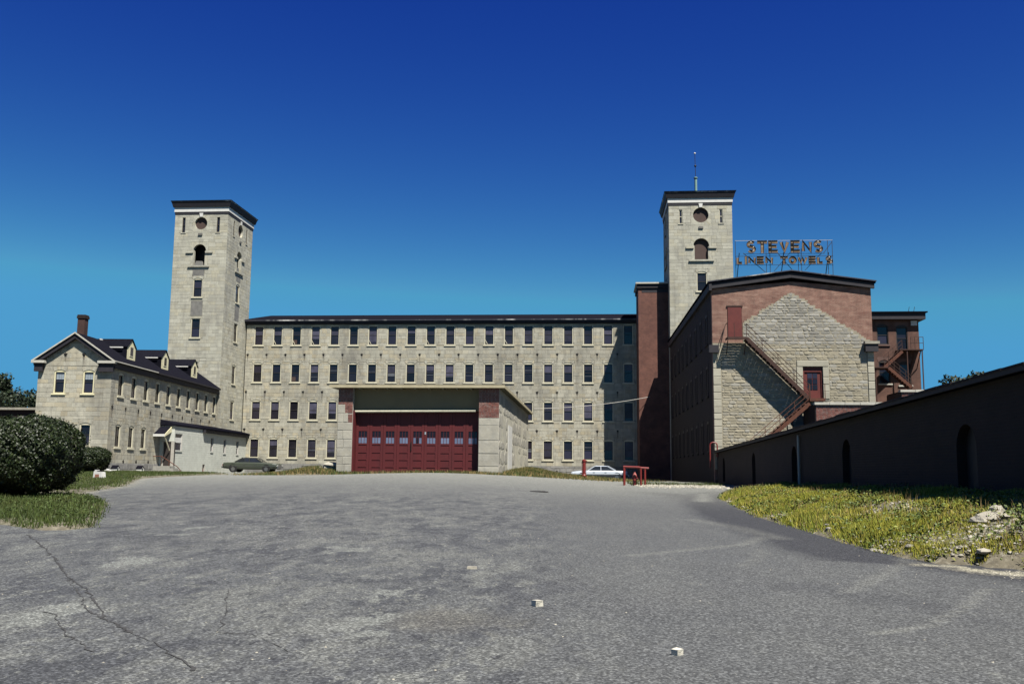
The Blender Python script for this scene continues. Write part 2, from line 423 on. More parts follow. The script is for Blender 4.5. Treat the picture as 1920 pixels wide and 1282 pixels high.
def asphalt_mat():
    m = bpy.data.materials.new('worn_asphalt'); m.use_nodes = True; t = m.node_tree; b = t.nodes['Principled BSDF']
    b.inputs['Roughness'].default_value = .88; b.inputs['Specular IOR Level'].default_value = .25
    def A(nm):
        n = t.nodes.new('ShaderNodeAttribute'); n.attribute_name = nm; return n.outputs['Fac']
    big = _noise(t, .22, 4, .6, (1, .55, 1)); mid = _noise(t, 1.5, 7, .72, (1, .42, 1), 2); fine = _noise(t, 42, 3, .75, None, 4)
    flake = _noise(t, 4.2, 8, .78, (1, .5, 1), 6); worn = A('worn')
    W = lambda f, amt: _math(t, 'MULTIPLY', _math(t, 'MULTIPLY', f, amt), worn)
    col = _mix(t, _ramp(t, big, .32, .68), (.094, .097, .103), (.112, .114, .115))
    col = _mix(t, W(_ramp(t, mid, .535, .56), .75), col, (.150, .152, .146))
    col = _mix(t, W(_ramp(t, mid, .46, .43), .8), col, (.060, .062, .070))
    col = _mix(t, W(_ramp(t, flake, .56, .59), .75), col, (.178, .180, .170))
    col = _mix(t, W(_ramp(t, flake, .43, .40), .8), col, (.046, .047, .053))
    br = _math(t, 'ADD', A('brown'), _math(t, 'MULTIPLY', _math(t, 'SUBTRACT', flake, .5), 1.2))
    col = _mix(t, _math(t, 'MULTIPLY', _ramp(t, br, .3, .7), .6), col, (.105, .098, .086))
    pn = _math(t, 'ADD', A('patch'), _math(t, 'ADD', _math(t, 'MULTIPLY', _math(t, 'SUBTRACT', mid, .5), 1.6), _math(t, 'MULTIPLY', _math(t, 'SUBTRACT', flake, .5), 1.8)))
    col = _mix(t, _math(t, 'MULTIPLY', _ramp(t, pn, .42, .50), .75), col, (.195, .200, .190))
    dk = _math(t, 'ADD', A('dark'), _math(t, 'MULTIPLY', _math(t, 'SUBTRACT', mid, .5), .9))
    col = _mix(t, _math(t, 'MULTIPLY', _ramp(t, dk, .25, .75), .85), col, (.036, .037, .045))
    du = _math(t, 'ADD', A('dust'), _math(t, 'MULTIPLY', _math(t, 'SUBTRACT', flake, .5), .35))
    col = _mix(t, _math(t, 'MULTIPLY', _ramp(t, du, .05, 1.0), .9), col, (.265, .265, .24))
    gr = _math(t, 'ADD', A('gravel'), _math(t, 'MULTIPLY', _math(t, 'SUBTRACT', flake, .5), 1.9))
    col = _mix(t, _math(t, 'MULTIPLY', _ramp(t, gr, .3, .75), .9), col, (.38, .35, .27))
    k = _ramp(t, fine, .36, .66)
    sp = _mix(t, k, (.55, .55, .55), (1.45, 1.45, 1.43))
    col = _mix(t, 1.0, col, sp, 'MULTIPLY')
    ag = t.nodes.new('ShaderNodeTexVoronoi'); ag.inputs['Scale'].default_value = 46
    g0 = t.nodes.new('ShaderNodeNewGeometry'); t.links.new(g0.outputs['Position'], ag.inputs['Vector'])
    s0 = t.nodes.new('ShaderNodeSeparateColor'); t.links.new(ag.outputs['Color'], s0.inputs[0])
    pw = _math(t, 'POWER', s0.outputs[1], 2.2)
    col = _mix(t, 1.0, col, _mix(t, pw, (.66, .66, .66), (1.85, 1.85, 1.83)), 'MULTIPLY')
    vor = t.nodes.new('ShaderNodeTexVoronoi'); vor.inputs['Scale'].default_value = 26
    g = t.nodes.new('ShaderNodeNewGeometry'); t.links.new(g.outputs['Position'], vor.inputs['Vector'])
    sc = t.nodes.new('ShaderNodeSeparateColor'); t.links.new(vor.outputs['Color'], sc.inputs[0])
    fl = _math(t, 'MULTIPLY', _ramp(t, vor.outputs['Distance'], .22, .12), _ramp(t, sc.outputs[0], .90, .93))
    col = _mix(t, _math(t, 'MULTIPLY', fl, .75), col, (.38, .37, .33))
    col = _mix(t, 1.0, col, (.53, .537, .53), 'MULTIPLY')
    t.links.new(col, b.inputs['Base Color'])
    bn = _n(t, 'ShaderNodeBump'); bn.inputs['Strength'].default_value = .55; bn.inputs['Distance'].default_value = .02
    h = _math(t, 'ADD', _math(t, 'MULTIPLY', fine, .5), _math(t, 'MULTIPLY', flake, .7))
    t.links.new(h, bn.inputs['Height']); t.links.new(bn.outputs[0], b.inputs['Normal'])
    return m
EARTH = ground_mat(); ASPH = asphalt_mat()

def grid_mesh(name, xs, ys, zf, m):
    XX, YY = np.meshgrid(xs, ys); Z = zf(XX, YY)
    nx, ny = len(xs), len(ys)
    V = np.stack([XX.ravel(), YY.ravel(), Z.ravel()], 1)
    i = np.arange(nx-1)[None, :]+nx*np.arange(ny-1)[:, None]; i = i.ravel()
    me = np_mesh(name, V, np.stack([i, i+1, i+nx+1, i+nx], 1), m)
    me.polygons.foreach_set('use_smooth', [True]*len(me.polygons))
    return me, XX.ravel(), YY.ravel()

gx = np.concatenate([np.linspace(-900, -48, 14), np.arange(-46, -12, .8), np.arange(-12, 14, .3), np.linspace(14.5, 900, 16)])
gy = np.concatenate([np.linspace(-60, 3, 8), np.arange(3.3, 42, .35), np.arange(42, 104, .8), np.linspace(106, 1800, 14)])
gme, _, _ = grid_mesh('ground', gx, gy, ground, EARTH)
g_ob = tag(put('ground', gme), 'rough grassy earth beside the drive and around the mill', kind='structure')

ax_ = np.concatenate([np.arange(-48, -14, .5), np.arange(-14, 13, .2)])
ay_ = np.concatenate([np.arange(-6, 3, .6), np.arange(3, 26, .16), np.arange(26, 60, .35), np.arange(60, 100, .9)])
ame, AX, AY = grid_mesh('driveway', ax_, ay_, lambda x, y: road(x, y)+.004, ASPH)
def attr(me, name, val):
    a = me.attributes.new(name, 'FLOAT', 'POINT'); a.data.foreach_set('value', np.asarray(val, 'f'))
def pdist(path):
    P = [ground_px(*p) for p in path]; d = np.full(AX.shape, 1e9)
    for a, b in zip(P[:-1], P[1:]):
        a = np.array(a); b = np.array(b); e = b-a
        t = np.clip(((AX-a[0])*e[0]+(AY-a[1])*e[1])/(e@e+1e-9), 0, 1)
        d = np.minimum(d, np.hypot(AX-a[0]-t*e[0], AY-a[1]-t*e[1]))
    return d
dv = AX-Xe(AY)
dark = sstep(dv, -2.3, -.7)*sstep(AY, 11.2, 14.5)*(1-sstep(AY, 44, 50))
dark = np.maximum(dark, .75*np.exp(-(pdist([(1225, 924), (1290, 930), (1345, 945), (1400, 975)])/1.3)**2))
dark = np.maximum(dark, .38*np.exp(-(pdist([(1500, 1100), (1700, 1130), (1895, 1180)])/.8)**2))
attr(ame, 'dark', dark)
dust = .85*sstep(AY, 22, 58)
for pth, wd, am in (([(1185, 1042), (1300, 1032), (1400, 1020), (1430, 1008)], .13, .38),
                    ([(1590, 1110), (1650, 1085), (1690, 1062), (1700, 1045)], .12, .32),
                    ([(1650, 1190), (1740, 1175), (1810, 1140), (1850, 1105)], .07, .42),
                    ([(1395, 1060), (1420, 1045), (1425, 1030)], .12, .25), ([(1320, 925), (1318, 940)], .5, .7),
                    ([(1300, 975), (1380, 990), (1460, 1010)], .3, .3)):
    dust = np.maximum(dust, am*np.exp(-(pdist(pth)/wd)**2))
attr(ame, 'dust', dust)
grav = sstep(dv, -1.15, -.2)*(1-sstep(AY, 13.0, 14.4))
grav = np.maximum(grav, .45*sstep(-sd_poly(AX, AY, _LP), 1.2, .1)*sstep(AY, 26, 30))
grav = np.maximum(grav, .9*np.exp(-(pdist([(1215, 906), (1290, 909), (1330, 911)])/1.6)**2))
grav = np.maximum(grav*(AY > 20), .62*np.exp(-(pdist([(1720, 1060), (1780, 1064), (1860, 1072), (1980, 1080)])/.30)**2))
grav = np.maximum(grav, .72*np.exp(-(pdist([(1830, 1072), (1900, 1078), (2000, 1086)])/.50)**2))
attr(ame, 'gravel', grav)
pat = np.zeros(AX.shape)
for cx, cy, rx, ry in ((735, 1118, 50, 18), (705, 1165, 45, 26), (640, 1033, 60, 11), (365, 992, 30, 12), (95, 1165, 55, 30), (235, 1055, 45, 12), (700, 1193, 40, 12), (105, 1140, 30, 10), (320, 1005, 40, 6)):
    x0, y0 = ground_px(cx, cy); x1, _y = ground_px(cx+rx, cy); _x, y1 = ground_px(cx, cy-ry)
    pat = np.maximum(pat, .75*np.exp(-((AX-x0)/abs(x1-x0))**2-((AY-y0)/abs(y1-y0))**2))
attr(ame, 'patch', pat)
x0, y0 = ground_px(840, 1165); attr(ame, 'brown', .7*np.exp(-((AX-x0)/1.1)**2-((AY-y0)/.9)**2))
attr(ame, 'worn', np.clip(1-.85*sstep(AX+.06*(AY-9), -1.2, .6), .12, 1)*(1-.5*sstep(AY, 20, 45)))
drive = tag(put('driveway', ame), 'wide worn grey asphalt drive rising to the mill', kind='structure')

CRACK = M('crack_dirt', (.045, .044, .042), (.075, .073, .07), 8)
def crack(path, wd):
    P = [ground_px(*p) for p in path]; pts = []
    for (a, b) in zip(P[:-1], P[1:]):
        n = max(2, int(math.dist(a, b)/.09))
        for i in range(n):
            f = i/n; pts.append((a[0]+(b[0]-a[0])*f+random.gauss(0, .014), a[1]+(b[1]-a[1])*f+random.gauss(0, .014)))
    b_ = MB(); prev = None
    for i in range(1, len(pts)-1):
        dx, dy = pts[i+1][0]-pts[i-1][0], pts[i+1][1]-pts[i-1][1]; L = math.hypot(dx, dy) or 1
        h = wd*random.choice((.12, .2, .35, .5, .8))*.5
        z = float(road(*pts[i]))+.009
        cur = ((pts[i][0]-dy/L*h, pts[i][1]+dx/L*h, z), (pts[i][0]+dy/L*h, pts[i][1]-dx/L*h, z))
        if prev: b_.quad(prev[0], prev[1], cur[1], cur[0])
        prev = cur
    b_.build('crack', CRACK, drive)
for pth, wd in (([(50, 1002), (85, 1030), (105, 1055), (125, 1085), (165, 1115), (195, 1160), (235, 1190), (290, 1220), (340, 1250), (372, 1281)], .045),
                ([(125, 1085), (155, 1125), (165, 1150), (215, 1180), (250, 1196)], .028),
                ([(75, 1146), (105, 1165), (120, 1195), (150, 1212), (182, 1234)], .032),
                ([(430, 1105), (420, 1160), (408, 1190), (470, 1200), (560, 1238)], .02),
                ([(235, 990), (243, 1018)], .02)):
    crack(pth, wd)
# ================================================================ building kit
def T(loc, rot, p):
    c, s = math.cos(rot), math.sin(rot)
    return (loc[0]+c*p[0]-s*p[1], loc[1]+s*p[0]+c*p[1], loc[2]+p[2])

def wall_core(root, loc, rot, u0, u1, v0, v1, openings=(), thick=.45, m=None, name='wall', uv=False, gable=None, extra=None):
    """wall in its own frame (u along x, outside towards -y) with rectangular holes; gable: list of (u,v) above v1"""
    us = sorted({u0, u1, *[min(max(a, u0), u1) for o in openings for a in o[:2]]})
    vs = sorted({v0, v1, *[min(max(a, v0), v1) for o in openings for a in o[2:4]]})
    b = MB()
    for j in range(len(vs)-1):
        cv = (vs[j]+vs[j+1])/2; run = None
        for i in range(len(us)-1):
            cu = (us[i]+us[i+1])/2
            hole = any(o[0] < cu < o[1] and o[2] < cv < o[3] for o in openings)
            if not hole: run = (run[0] if run else us[i], us[i+1])
            if (hole or i == len(us)-2) and run:
                b.box(run[0], run[1], 0, thick, vs[j], vs[j+1]); run = None
    if gable: b.py(gable, 0, thick)
    if extra: extra(b)
    return b.build(name, m, root, loc, rot, uv=uv)

def subtract(r, openings):
    out = [r]
    for o in openings:
        nxt = []
        for (a, b, c, d) in out:
            if o[1] <= a or o[0] >= b or o[3] <= c or o[2] >= d: nxt.append((a, b, c, d)); continue
            if c < o[2]: nxt.append((a, b, c, o[2]))
            if d > o[3]: nxt.append((a, b, o[3], d))
            lo, hi = max(c, o[2]), min(d, o[3])
            if a < o[0]: nxt.append((a, o[0], lo, hi))
            if b > o[1]: nxt.append((o[1], b, lo, hi))
        out = nxt
    return out

def courses(u0, u1, v0, v1, openings=(), h=(.34, .46), w=(.5, 1.15), gap=.009, clip=None, quoin=0.0, seed=1):
    rnd = random.Random(seed); out = []; v = v0; k = 0
    while v < v1-.04:
        hh = rnd.uniform(*h)
        if v1-(v+hh) < h[0]*.6: hh = v1-v
        lo, hi = (u0, u1) if clip is None else clip(v+hh)
        u = lo; first = True
        while u < hi-.03:
            ww = rnd.uniform(*w)
            if first: ww = (quoin*(1.0 if k % 2 else .62)) if quoin else ww*rnd.uniform(.4, 1); first = False
            if hi-(u+ww) < w[0]*.7: ww = hi-u
            for q in subtract((u, u+ww, v, v+hh), openings):
                if q[1]-q[0] > .07 and q[3]-q[2] > .06:
                    out.append((q[0]+gap/2, q[1]-gap/2, q[2]+gap/2, q[3]-gap/2))
            u += ww
        v += hh; k += 1
    return out

def unit_stone(kind, seed):
    rnd = random.Random(seed); b = MB()
    if kind == 'ashlar':
        i = lambda: rnd.uniform(.010, .03); j = lambda: rnd.uniform(.03, .07)
        bk = [(-.5, 0, -.5), (.5, 0, -.5), (.5, 0, .5), (-.5, 0, .5)]
        md = [(-.5, -.55, -.5), (.5, -.55, -.5), (.5, -.55, .5), (-.5, -.55, .5)]
        fr = [(-.5+i(), -rnd.uniform(.8, 1.1), -.5+j()), (.5-i(), -rnd.uniform(.8, 1.1), -.5+j()), (.5-i(), -rnd.uniform(.8, 1.1), .5-j()), (-.5+i(), -rnd.uniform(.8, 1.1), .5-j())]
        b.v = bk+md+fr
        for k in range(4):
            n = (k+1) % 4; b.f.append((k, n, 4+n, 4+k)); b.f.append((4+k, 4+n, 8+n, 8+k))
        b.f.append((8, 9, 10, 11))
    else:
        n = 9; ring = []
        for k in range(n):
            a = 2*math.pi*k/n+rnd.uniform(-.2, .2); c, s = math.cos(a), math.sin(a)
            q = .5/max(abs(c), abs(s)) ; q = q*.62+.5*.38
            q *= rnd.uniform(.88, 1.06); ring.append((c*q, s*q))
        for y, f in ((0, 1.0), (-.55, .98), (-1.0, .72)):
            b.v += [(x*f, y*(rnd.uniform(.8, 1.15) if y < -.9 else 1), z*f) for x, z in ring]
        for L in (0, 1):
            for k in range(n):
                m_ = (k+1) % n; b.f.append((L*n+k, L*n+m_, L*n+n+m_, L*n+n+k))
        b.f.append(tuple(range(2*n, 3*n)))
    return b

STONE_KIND = {k: [unit_stone(k, 10*i+3) for i in range(n)] for k, n in (('ashlar', 6), ('rubble', 9))}
_smesh = {}
def stone_mesh(kind, i, m):
    key = (kind, i, m.name)
    if key not in _smesh: _smesh[key] = STONE_KIND[kind][i].mesh('stone', m)
    return _smesh[key]

class Stones:
    """gathers the stones of one thing; the 300 largest become parts, the rest one joined part"""
    def __init__(s, root, name='stone'): s.root = root; s.l = []; s.name = name
    def add(s, wall, rects, kind, m, proud=(.010, .022), seed=0):
        rnd = random.Random(seed+len(rects))
        for r in rects: s.l.append((wall, r, kind, m, rnd.uniform(*proud), rnd.randrange(len(STONE_KIND[kind]))))
    def done(s, n=300):
        s.l.sort(key=lambda q: -(q[1][1]-q[1][0])*(q[1][3]-q[1][2]))
        for wall, r, kind, m, pr, i in s.l[:n]:
            put(s.name, stone_mesh(kind, i, m), wall, ((r[0]+r[1])/2, 0, (r[2]+r[3])/2), 0, (r[1]-r[0], pr, r[3]-r[2]))
        by = {}
        for q in s.l[n:]: by.setdefault(q[3].name, []).append(q)
        for nm, qs in by.items():
            V = []; Fc = []
            for wall, r, kind, m, pr, i in qs:
                sb = STONE_KIND[kind][i]; b = len(V); w_, h_ = r[1]-r[0], r[3]-r[2]; cu, cv = (r[0]+r[1])/2, (r[2]+r[3])/2
                lo, ro = tuple(wall.location), wall.rotation_euler[2]
                V += [T(lo, ro, (cu+x*w_, y*pr, cv+z*h_)) for x, y, z in sb.v]
                Fc += [tuple(b+k for k in f) for f in sb.f]
            me = bpy.data.meshes.new('smaller_stones'); me.from_pydata(V, [], Fc); me.update(); me.materials.append(qs[0][3])
            tag(put('smaller_stones', me, s.root), kind='stuff')

# ---------------------------------------------------------------- windows
def arc_pts(w, spring, rise, n=8):
    if rise <= 0: return [(-w/2, spring), (w/2, spring)]
    r = (w*w/4+rise*rise)/(2*rise); cz = spring+rise-r
    a0 = math.asin(min(1, w/2/r))
    return [(r*math.sin(-a0+2*a0*i/n), cz+r*math.cos(-a0+2*a0*i/n)) for i in range(n+1)]

class Win:
    """double-hung window, origin at the middle of the sill line; h = height to the crown"""
    def __init__(s, w, h, rise=.0, fr=.085, m_frame=CREAM, sill=True, lintel=STONE, m_pane=GLASS, rec=.02, split=.52, bars=0, sillw=.12, sill_m=None, head=True):
        s.w, s.h, s.rise = w, h, rise; sp = h-rise
        b = MB()
        b.box(-w/2, -w/2+fr, rec, rec+.14, 0, sp); b.box(w/2-fr, w/2, rec, rec+.14, 0, sp); b.box(-w/2+fr, w/2-fr, rec, rec+.14, 0, fr*.8)
        a = arc_pts(w, sp, rise)
        inner = sp-fr*.55
        if rise > 0:          # solid curved head board
            poly = [(-w/2+.001, inner), (w/2-.001, inner)]+[(x*.998, z) for x, z in reversed(a)]
            b.py(poly, rec+.003, rec+.137)
        else: b.box(-w/2+fr, w/2-fr, rec, rec+.14, sp-fr, sp); inner = sp-fr
        s.frame = b.mesh('window', m_frame)
        iw = w/2-fr; z0 = fr*.8; zm = z0+(inner-z0)*split
        p = MB(); p.box(-iw, iw, rec+.105, rec+.115, zm, inner); s.p1 = p.mesh('pane', m_pane)
        p = MB(); p.box(-iw, iw, rec+.120, rec+.130, z0, zm); s.p2 = p.mesh('pane', m_pane)
        q = MB()
        for x0, x1, c, d in ((-iw, iw, zm-.022, zm+.022), (-iw, iw, inner-.045, inner), (-iw, iw, z0, z0+.06), (-iw, -iw+.04, z0+.06, inner-.045), (iw-.04, iw, z0+.06, inner-.045)):
            q.box(x0, x1, rec+.075, rec+.10, c, d)
        for k in range(bars):
            x = -iw+(k+1)*2*iw/(bars+1); q.box(x-.012, x+.012, rec+.08, rec+.098, z0+.06, zm-.022); q.box(x-.012, x+.012, rec+.08, rec+.098, zm+.022, inner-.045)
        s.sash = q.mesh('sash', SASH)
        s.sill = None
        if sill:
            q = MB(); q.box(-w/2-.11, w/2+.11, -.10, rec+.1, -sillw, 0); s.sill = q.mesh('sill', sill_m or m_frame)
        s.lint = None
        if lintel:
            q = MB(); e = .13; t = h+.24
            if rise > 0:
                n = len(a)
                for i in range(n-1):
                    (x0, y0), (x1, y1) = a[i], a[i+1]
                    q.hexa([(x0, -.014, y0), (x1, -.014, y1), (x1, .3, y1), (x0, .3, y0), (x0*(1+2*e/w), -.014, t-(.10 if i == 0 else 0)), (x1*(1+2*e/w), -.014, t-(.10 if i == n-2 else 0)), (x1*(1+2*e/w), .3, t), (x0*(1+2*e/w), .3, t)])
            else: q.box(-w/2-e, w/2+e, -.014, .3, h, t)
            s.lint = q.mesh('lintel', lintel)
    def hole(s, u, v): return (u-s.w/2, u+s.w/2, v-.0, v+s.h)
    def clear(s, u, v):       # area kept free of stones
        o = [(u-s.w/2-.02, u+s.w/2+.02, v-.02, v+s.h+.005)]
        if s.sill: o.append((u-s.w/2-.12, u+s.w/2+.12, v-.13, v))
        if s.lint: o.append((u-s.w/2-.135, u+s.w/2+.135, v+s.h-s.rise-(.0 if s.rise else -.0), v+s.h+.245))
        return o
    def place(s, root, loc, rot, u, v, pane2=None, pane1=None):
        wn = put('window', s.frame, root, T(loc, rot, (u, 0, v)), rot)
        for me, nm in ((s.p1, 'pane'), (s.p2, 'pane'), (s.sash, 'sash'), (s.sill, 'sill'), (s.lint, 'lintel')):
            if me: put(nm, me, wn)
        return wn

_stk = {}
def anchor_mesh():
    if 'a' not in _stk:
        b = MB(); pts = []
        for k in range(10):
            r = .15 if k % 2 == 0 else .065; a = math.pi/2+k*math.pi/5; pts.append((r*math.cos(a), r*math.sin(a)))
        b.py(pts, -.06, -.02); b.tube([(0, -.09, 0), (0, .02, 0)], .045, 8)
        _stk['a'] = b.mesh('tie_anchor', IRON)
        m = bpy.data.materials.new('rust_run'); m.use_nodes = True; t = m.node_tree; bs = t.nodes['Principled BSDF']
        bs.inputs['Base Color'].default_value = (.05, .042, .035, 1); bs.inputs['Roughness'].default_value = .9
        uvn = _n(t, 'ShaderNodeTexCoord'); sx = _n(t, 'ShaderNodeSeparateXYZ'); t.links.new(uvn.outputs['Object'], sx.inputs[0])
        f = _math(t, 'MULTIPLY', _ramp(t, sx.outputs[2], -1.15, -.1), _ramp(t, _math(t, 'ABSOLUTE', sx.outputs[0]), .11, .015))
        f = _math(t, 'MULTIPLY', f, _ramp(t, _noise(t, 5, 3, .6, None, 3), .25, .6))
        tr = _n(t, 'ShaderNodeBsdfTransparent'); mx = _n(t, 'ShaderNodeMixShader'); out = t.nodes['Material Output']
        t.links.new(_math(t, 'MULTIPLY', f, .8), mx.inputs[0]); t.links.new(tr.outputs[0], mx.inputs[1]); t.links.new(bs.outputs[0], mx.inputs[2])
        t.links.new(mx.outputs[0], out.inputs[0])
        _stk['s'] = MB().quad((-.12, -.027, -1.2), (.12, -.027, -1.2), (.12, -.027, -.03), (-.12, -.027, -.03)).mesh('rust_streak', m)
    return _stk['a'], _stk['s']
def anchor(root, loc, rot, u, v, streak=True):
    a, s = anchor_mesh(); o = put('tie_anchor', a, root, T(loc, rot, (u, 0, v)), rot)
    if streak: put('rust_streak', s, o, (0, 0, 0), 0, (1, 1, random.uniform(.6, 1.1)))

def roundish(b, cu, cv, R_, rect, y0, y1, jamb=None, n=40):
    """solid plate filling rect around a round (jamb=None) or arched (jamb = (half width, depth below centre)) opening"""
    angs = [2*math.pi*k/n for k in range(n)]
    for X in rect[:2]:
        for Z in rect[2:]: angs.append(math.atan2(Z-cv, X-cu) % (2*math.pi))
    if jamb: angs += [math.atan2(-jamb[1], s_*jamb[0]) % (2*math.pi) for s_ in (-1, 1)]
    angs = sorted(set(round(a, 6) for a in angs))
    def inner(a):
        c, s_ = math.cos(a), math.sin(a)
        if jamb is None or s_ >= 0: r = R_
        else: r = min(jamb[0]/abs(c) if abs(c) > 1e-6 else 1e9, jamb[1]/abs(s_) if abs(s_) > 1e-6 else 1e9)
        return (cu+c*r, cv+s_*r)
    def outer(a):
        c, s_ = math.cos(a), math.sin(a); t = 1e9
        if c > 1e-9: t = min(t, (rect[1]-cu)/c)
        if c < -1e-9: t = min(t, (rect[0]-cu)/c)
        if s_ > 1e-9: t = min(t, (rect[3]-cv)/s_)
        if s_ < -1e-9: t = min(t, (rect[2]-cv)/s_)
        return (cu+c*t, cv+s_*t)
    for i in range(len(angs)):
        a0, a1 = angs[i], angs[(i+1) % len(angs)]
        p0, p1, q0, q1 = inner(a0), inner(a1), outer(a0), outer(a1)
        if math.dist(p0, q0) < 1e-4 and math.dist(p1, q1) < 1e-4: continue
        b.hexa([(p0[0], y0, p0[1]), (p1[0], y0, p1[1]), (p1[0], y1, p1[1]), (p0[0], y1, p0[1]),
                (q0[0], y0, q0[1]), (q1[0], y0, q1[1]), (q1[0], y1, q1[1]), (q0[0], y1, q0[1])])

GZ = 0.85                                             # ground level under the buildings

# ================================================================ the long mill
D = 100.0
mill = thing('mill_building', 'long four-storey grey stone mill with rows of cream framed windows behind the garage', 'mill', (0, D, GZ))
MF = Frame(0, D, GZ)
SX, SPX = -36.24, 2.0968
sills = [1.6+13.149-r*4.0213-GZ+.14 for r in range(4)]
W_A = Win(1.04, 2.16, .17, lintel=STONE)
W_T = Win(1.04, 2.12, 0.0, lintel=None)
mill_x0 = MF.hit(459, 700, 1, 0)[0]; mill_x1 = 11.0
top_z = MF.hit(700, 610, 1, 0)[2]
ops = []; clr = []; wins = []
for r in range(4):
    for i in range(-0, 23):
        u = SX+i*SPX
        if u > mill_x1-.8: continue
        Wd = W_T if r == 0 else W_A
        if r > 1 and 6 <= i <= 12 : pass
        ops.append(Wd.hole(u, sills[r])); clr += Wd.clear(u, sills[r]); wins.append((Wd, u, sills[r], r, i))
mw_top = top_z+.40
mcore = wall_core(mill, (0, 0, 0), 0, mill_x0, mill_x1, 0, mw_top, ops, .5, MORTAR)
ms = Stones(mill)
ms.add(mcore, courses(mill_x0, mill_x1, 1.35, top_z+.1, clr, (.30, .44), (.42, 1.05), seed=11), 'ashlar', STONE)
ms.add(mcore, courses(mill_x0, mill_x1, 0, 1.35, clr, (.28, .45), (.4, 1.0), seed=12), 'ashlar', BASE, (.05, .09))
ms.done()
for Wd, u, v, r, i in wins:
    wn = Wd.place(mill, (0, 0, 0), 0, u, v)
    if r == 0 and i in (1, 2, 3, 6, 9, 12, 13):      # propped hopper sash
        MB().bar((-.43, .05, .55), (-.18, .0, .10), .035, .05).build('sash_prop', CREAM, wn)
    if r in (1, 3) and i in (6, 7, 9, 10, 11, 13, 14, 17, 3, 4):
        z = random.uniform(.55, 1.3); MB().box(-.38, .38, .110, .116, z, z+random.choice((.04, .05, .35))).build('blind_or_reflection', GLASS_L, wn)
    rr2 = random.random()
    if rr2 < .6:
        z = random.choice((.35, .7, 1.05, 1.1, 1.3)); MB().box(-.40, .40, .117, .121, z, 1.88).build('blind_or_reflection', BLIND_REFL, wn)  # dim bands paint reflections across the panes
    if rr2 > .93: MB().box(-.40, .02, .110, .116, .15, .6).build('boarded_pane', BOARD_B, wn)
MB().box(-.30, .18, .13, .14, 1.45, 1.75).build('notice', WHITE, [o for o in mill.children if o.name.startswith('window')][0]) if False else None
for r in range(3):
    for i in range(-1, 19): anchor(mill, (0, 0, 0), 0, SX+(i+.5)*SPX-.1, sills[r]-.14-.85, r < 3)
for i in (2, 3, 15, 16): anchor(mill, (0, 0, 0), 0, SX+(i+.5)*SPX-.1, sills[3]-1.15, False)
# dark eave, gutter and low roof
zt = MF.hit(700, 599, 1, -.42)[2]
cb = MB(); cb.box(mill_x0-.3, mill_x1, -.30, .5, zt-.34, zt-.02); cb.box(mill_x0, mill_x1, -.12, -.02, top_z+.12, zt-.34); cb.build('eave', TRIM_D, mill)
MB().box(mill_x0-.35, mill_x1, -.42, -.302, zt-.11, zt+.015).build('gutter', GUTTER, mill)
rb = MB(); rb.prism([(-.38, zt+.016), (-.38, zt+.06), (8.5, zt+1.95), (17, zt+.1), (17, zt-.1), (.4, zt-.019)], lambda a, c: (mill_x0-.35, a, c), lambda a, c: (mill_x1, a, c)); rb.build('roof', SLATE, mill)
MB().box(mill_x0+.02, mill_x1-.02, 15.4, 15.9, 0, zt-.1).build('back_wall', MORTAR, mill)

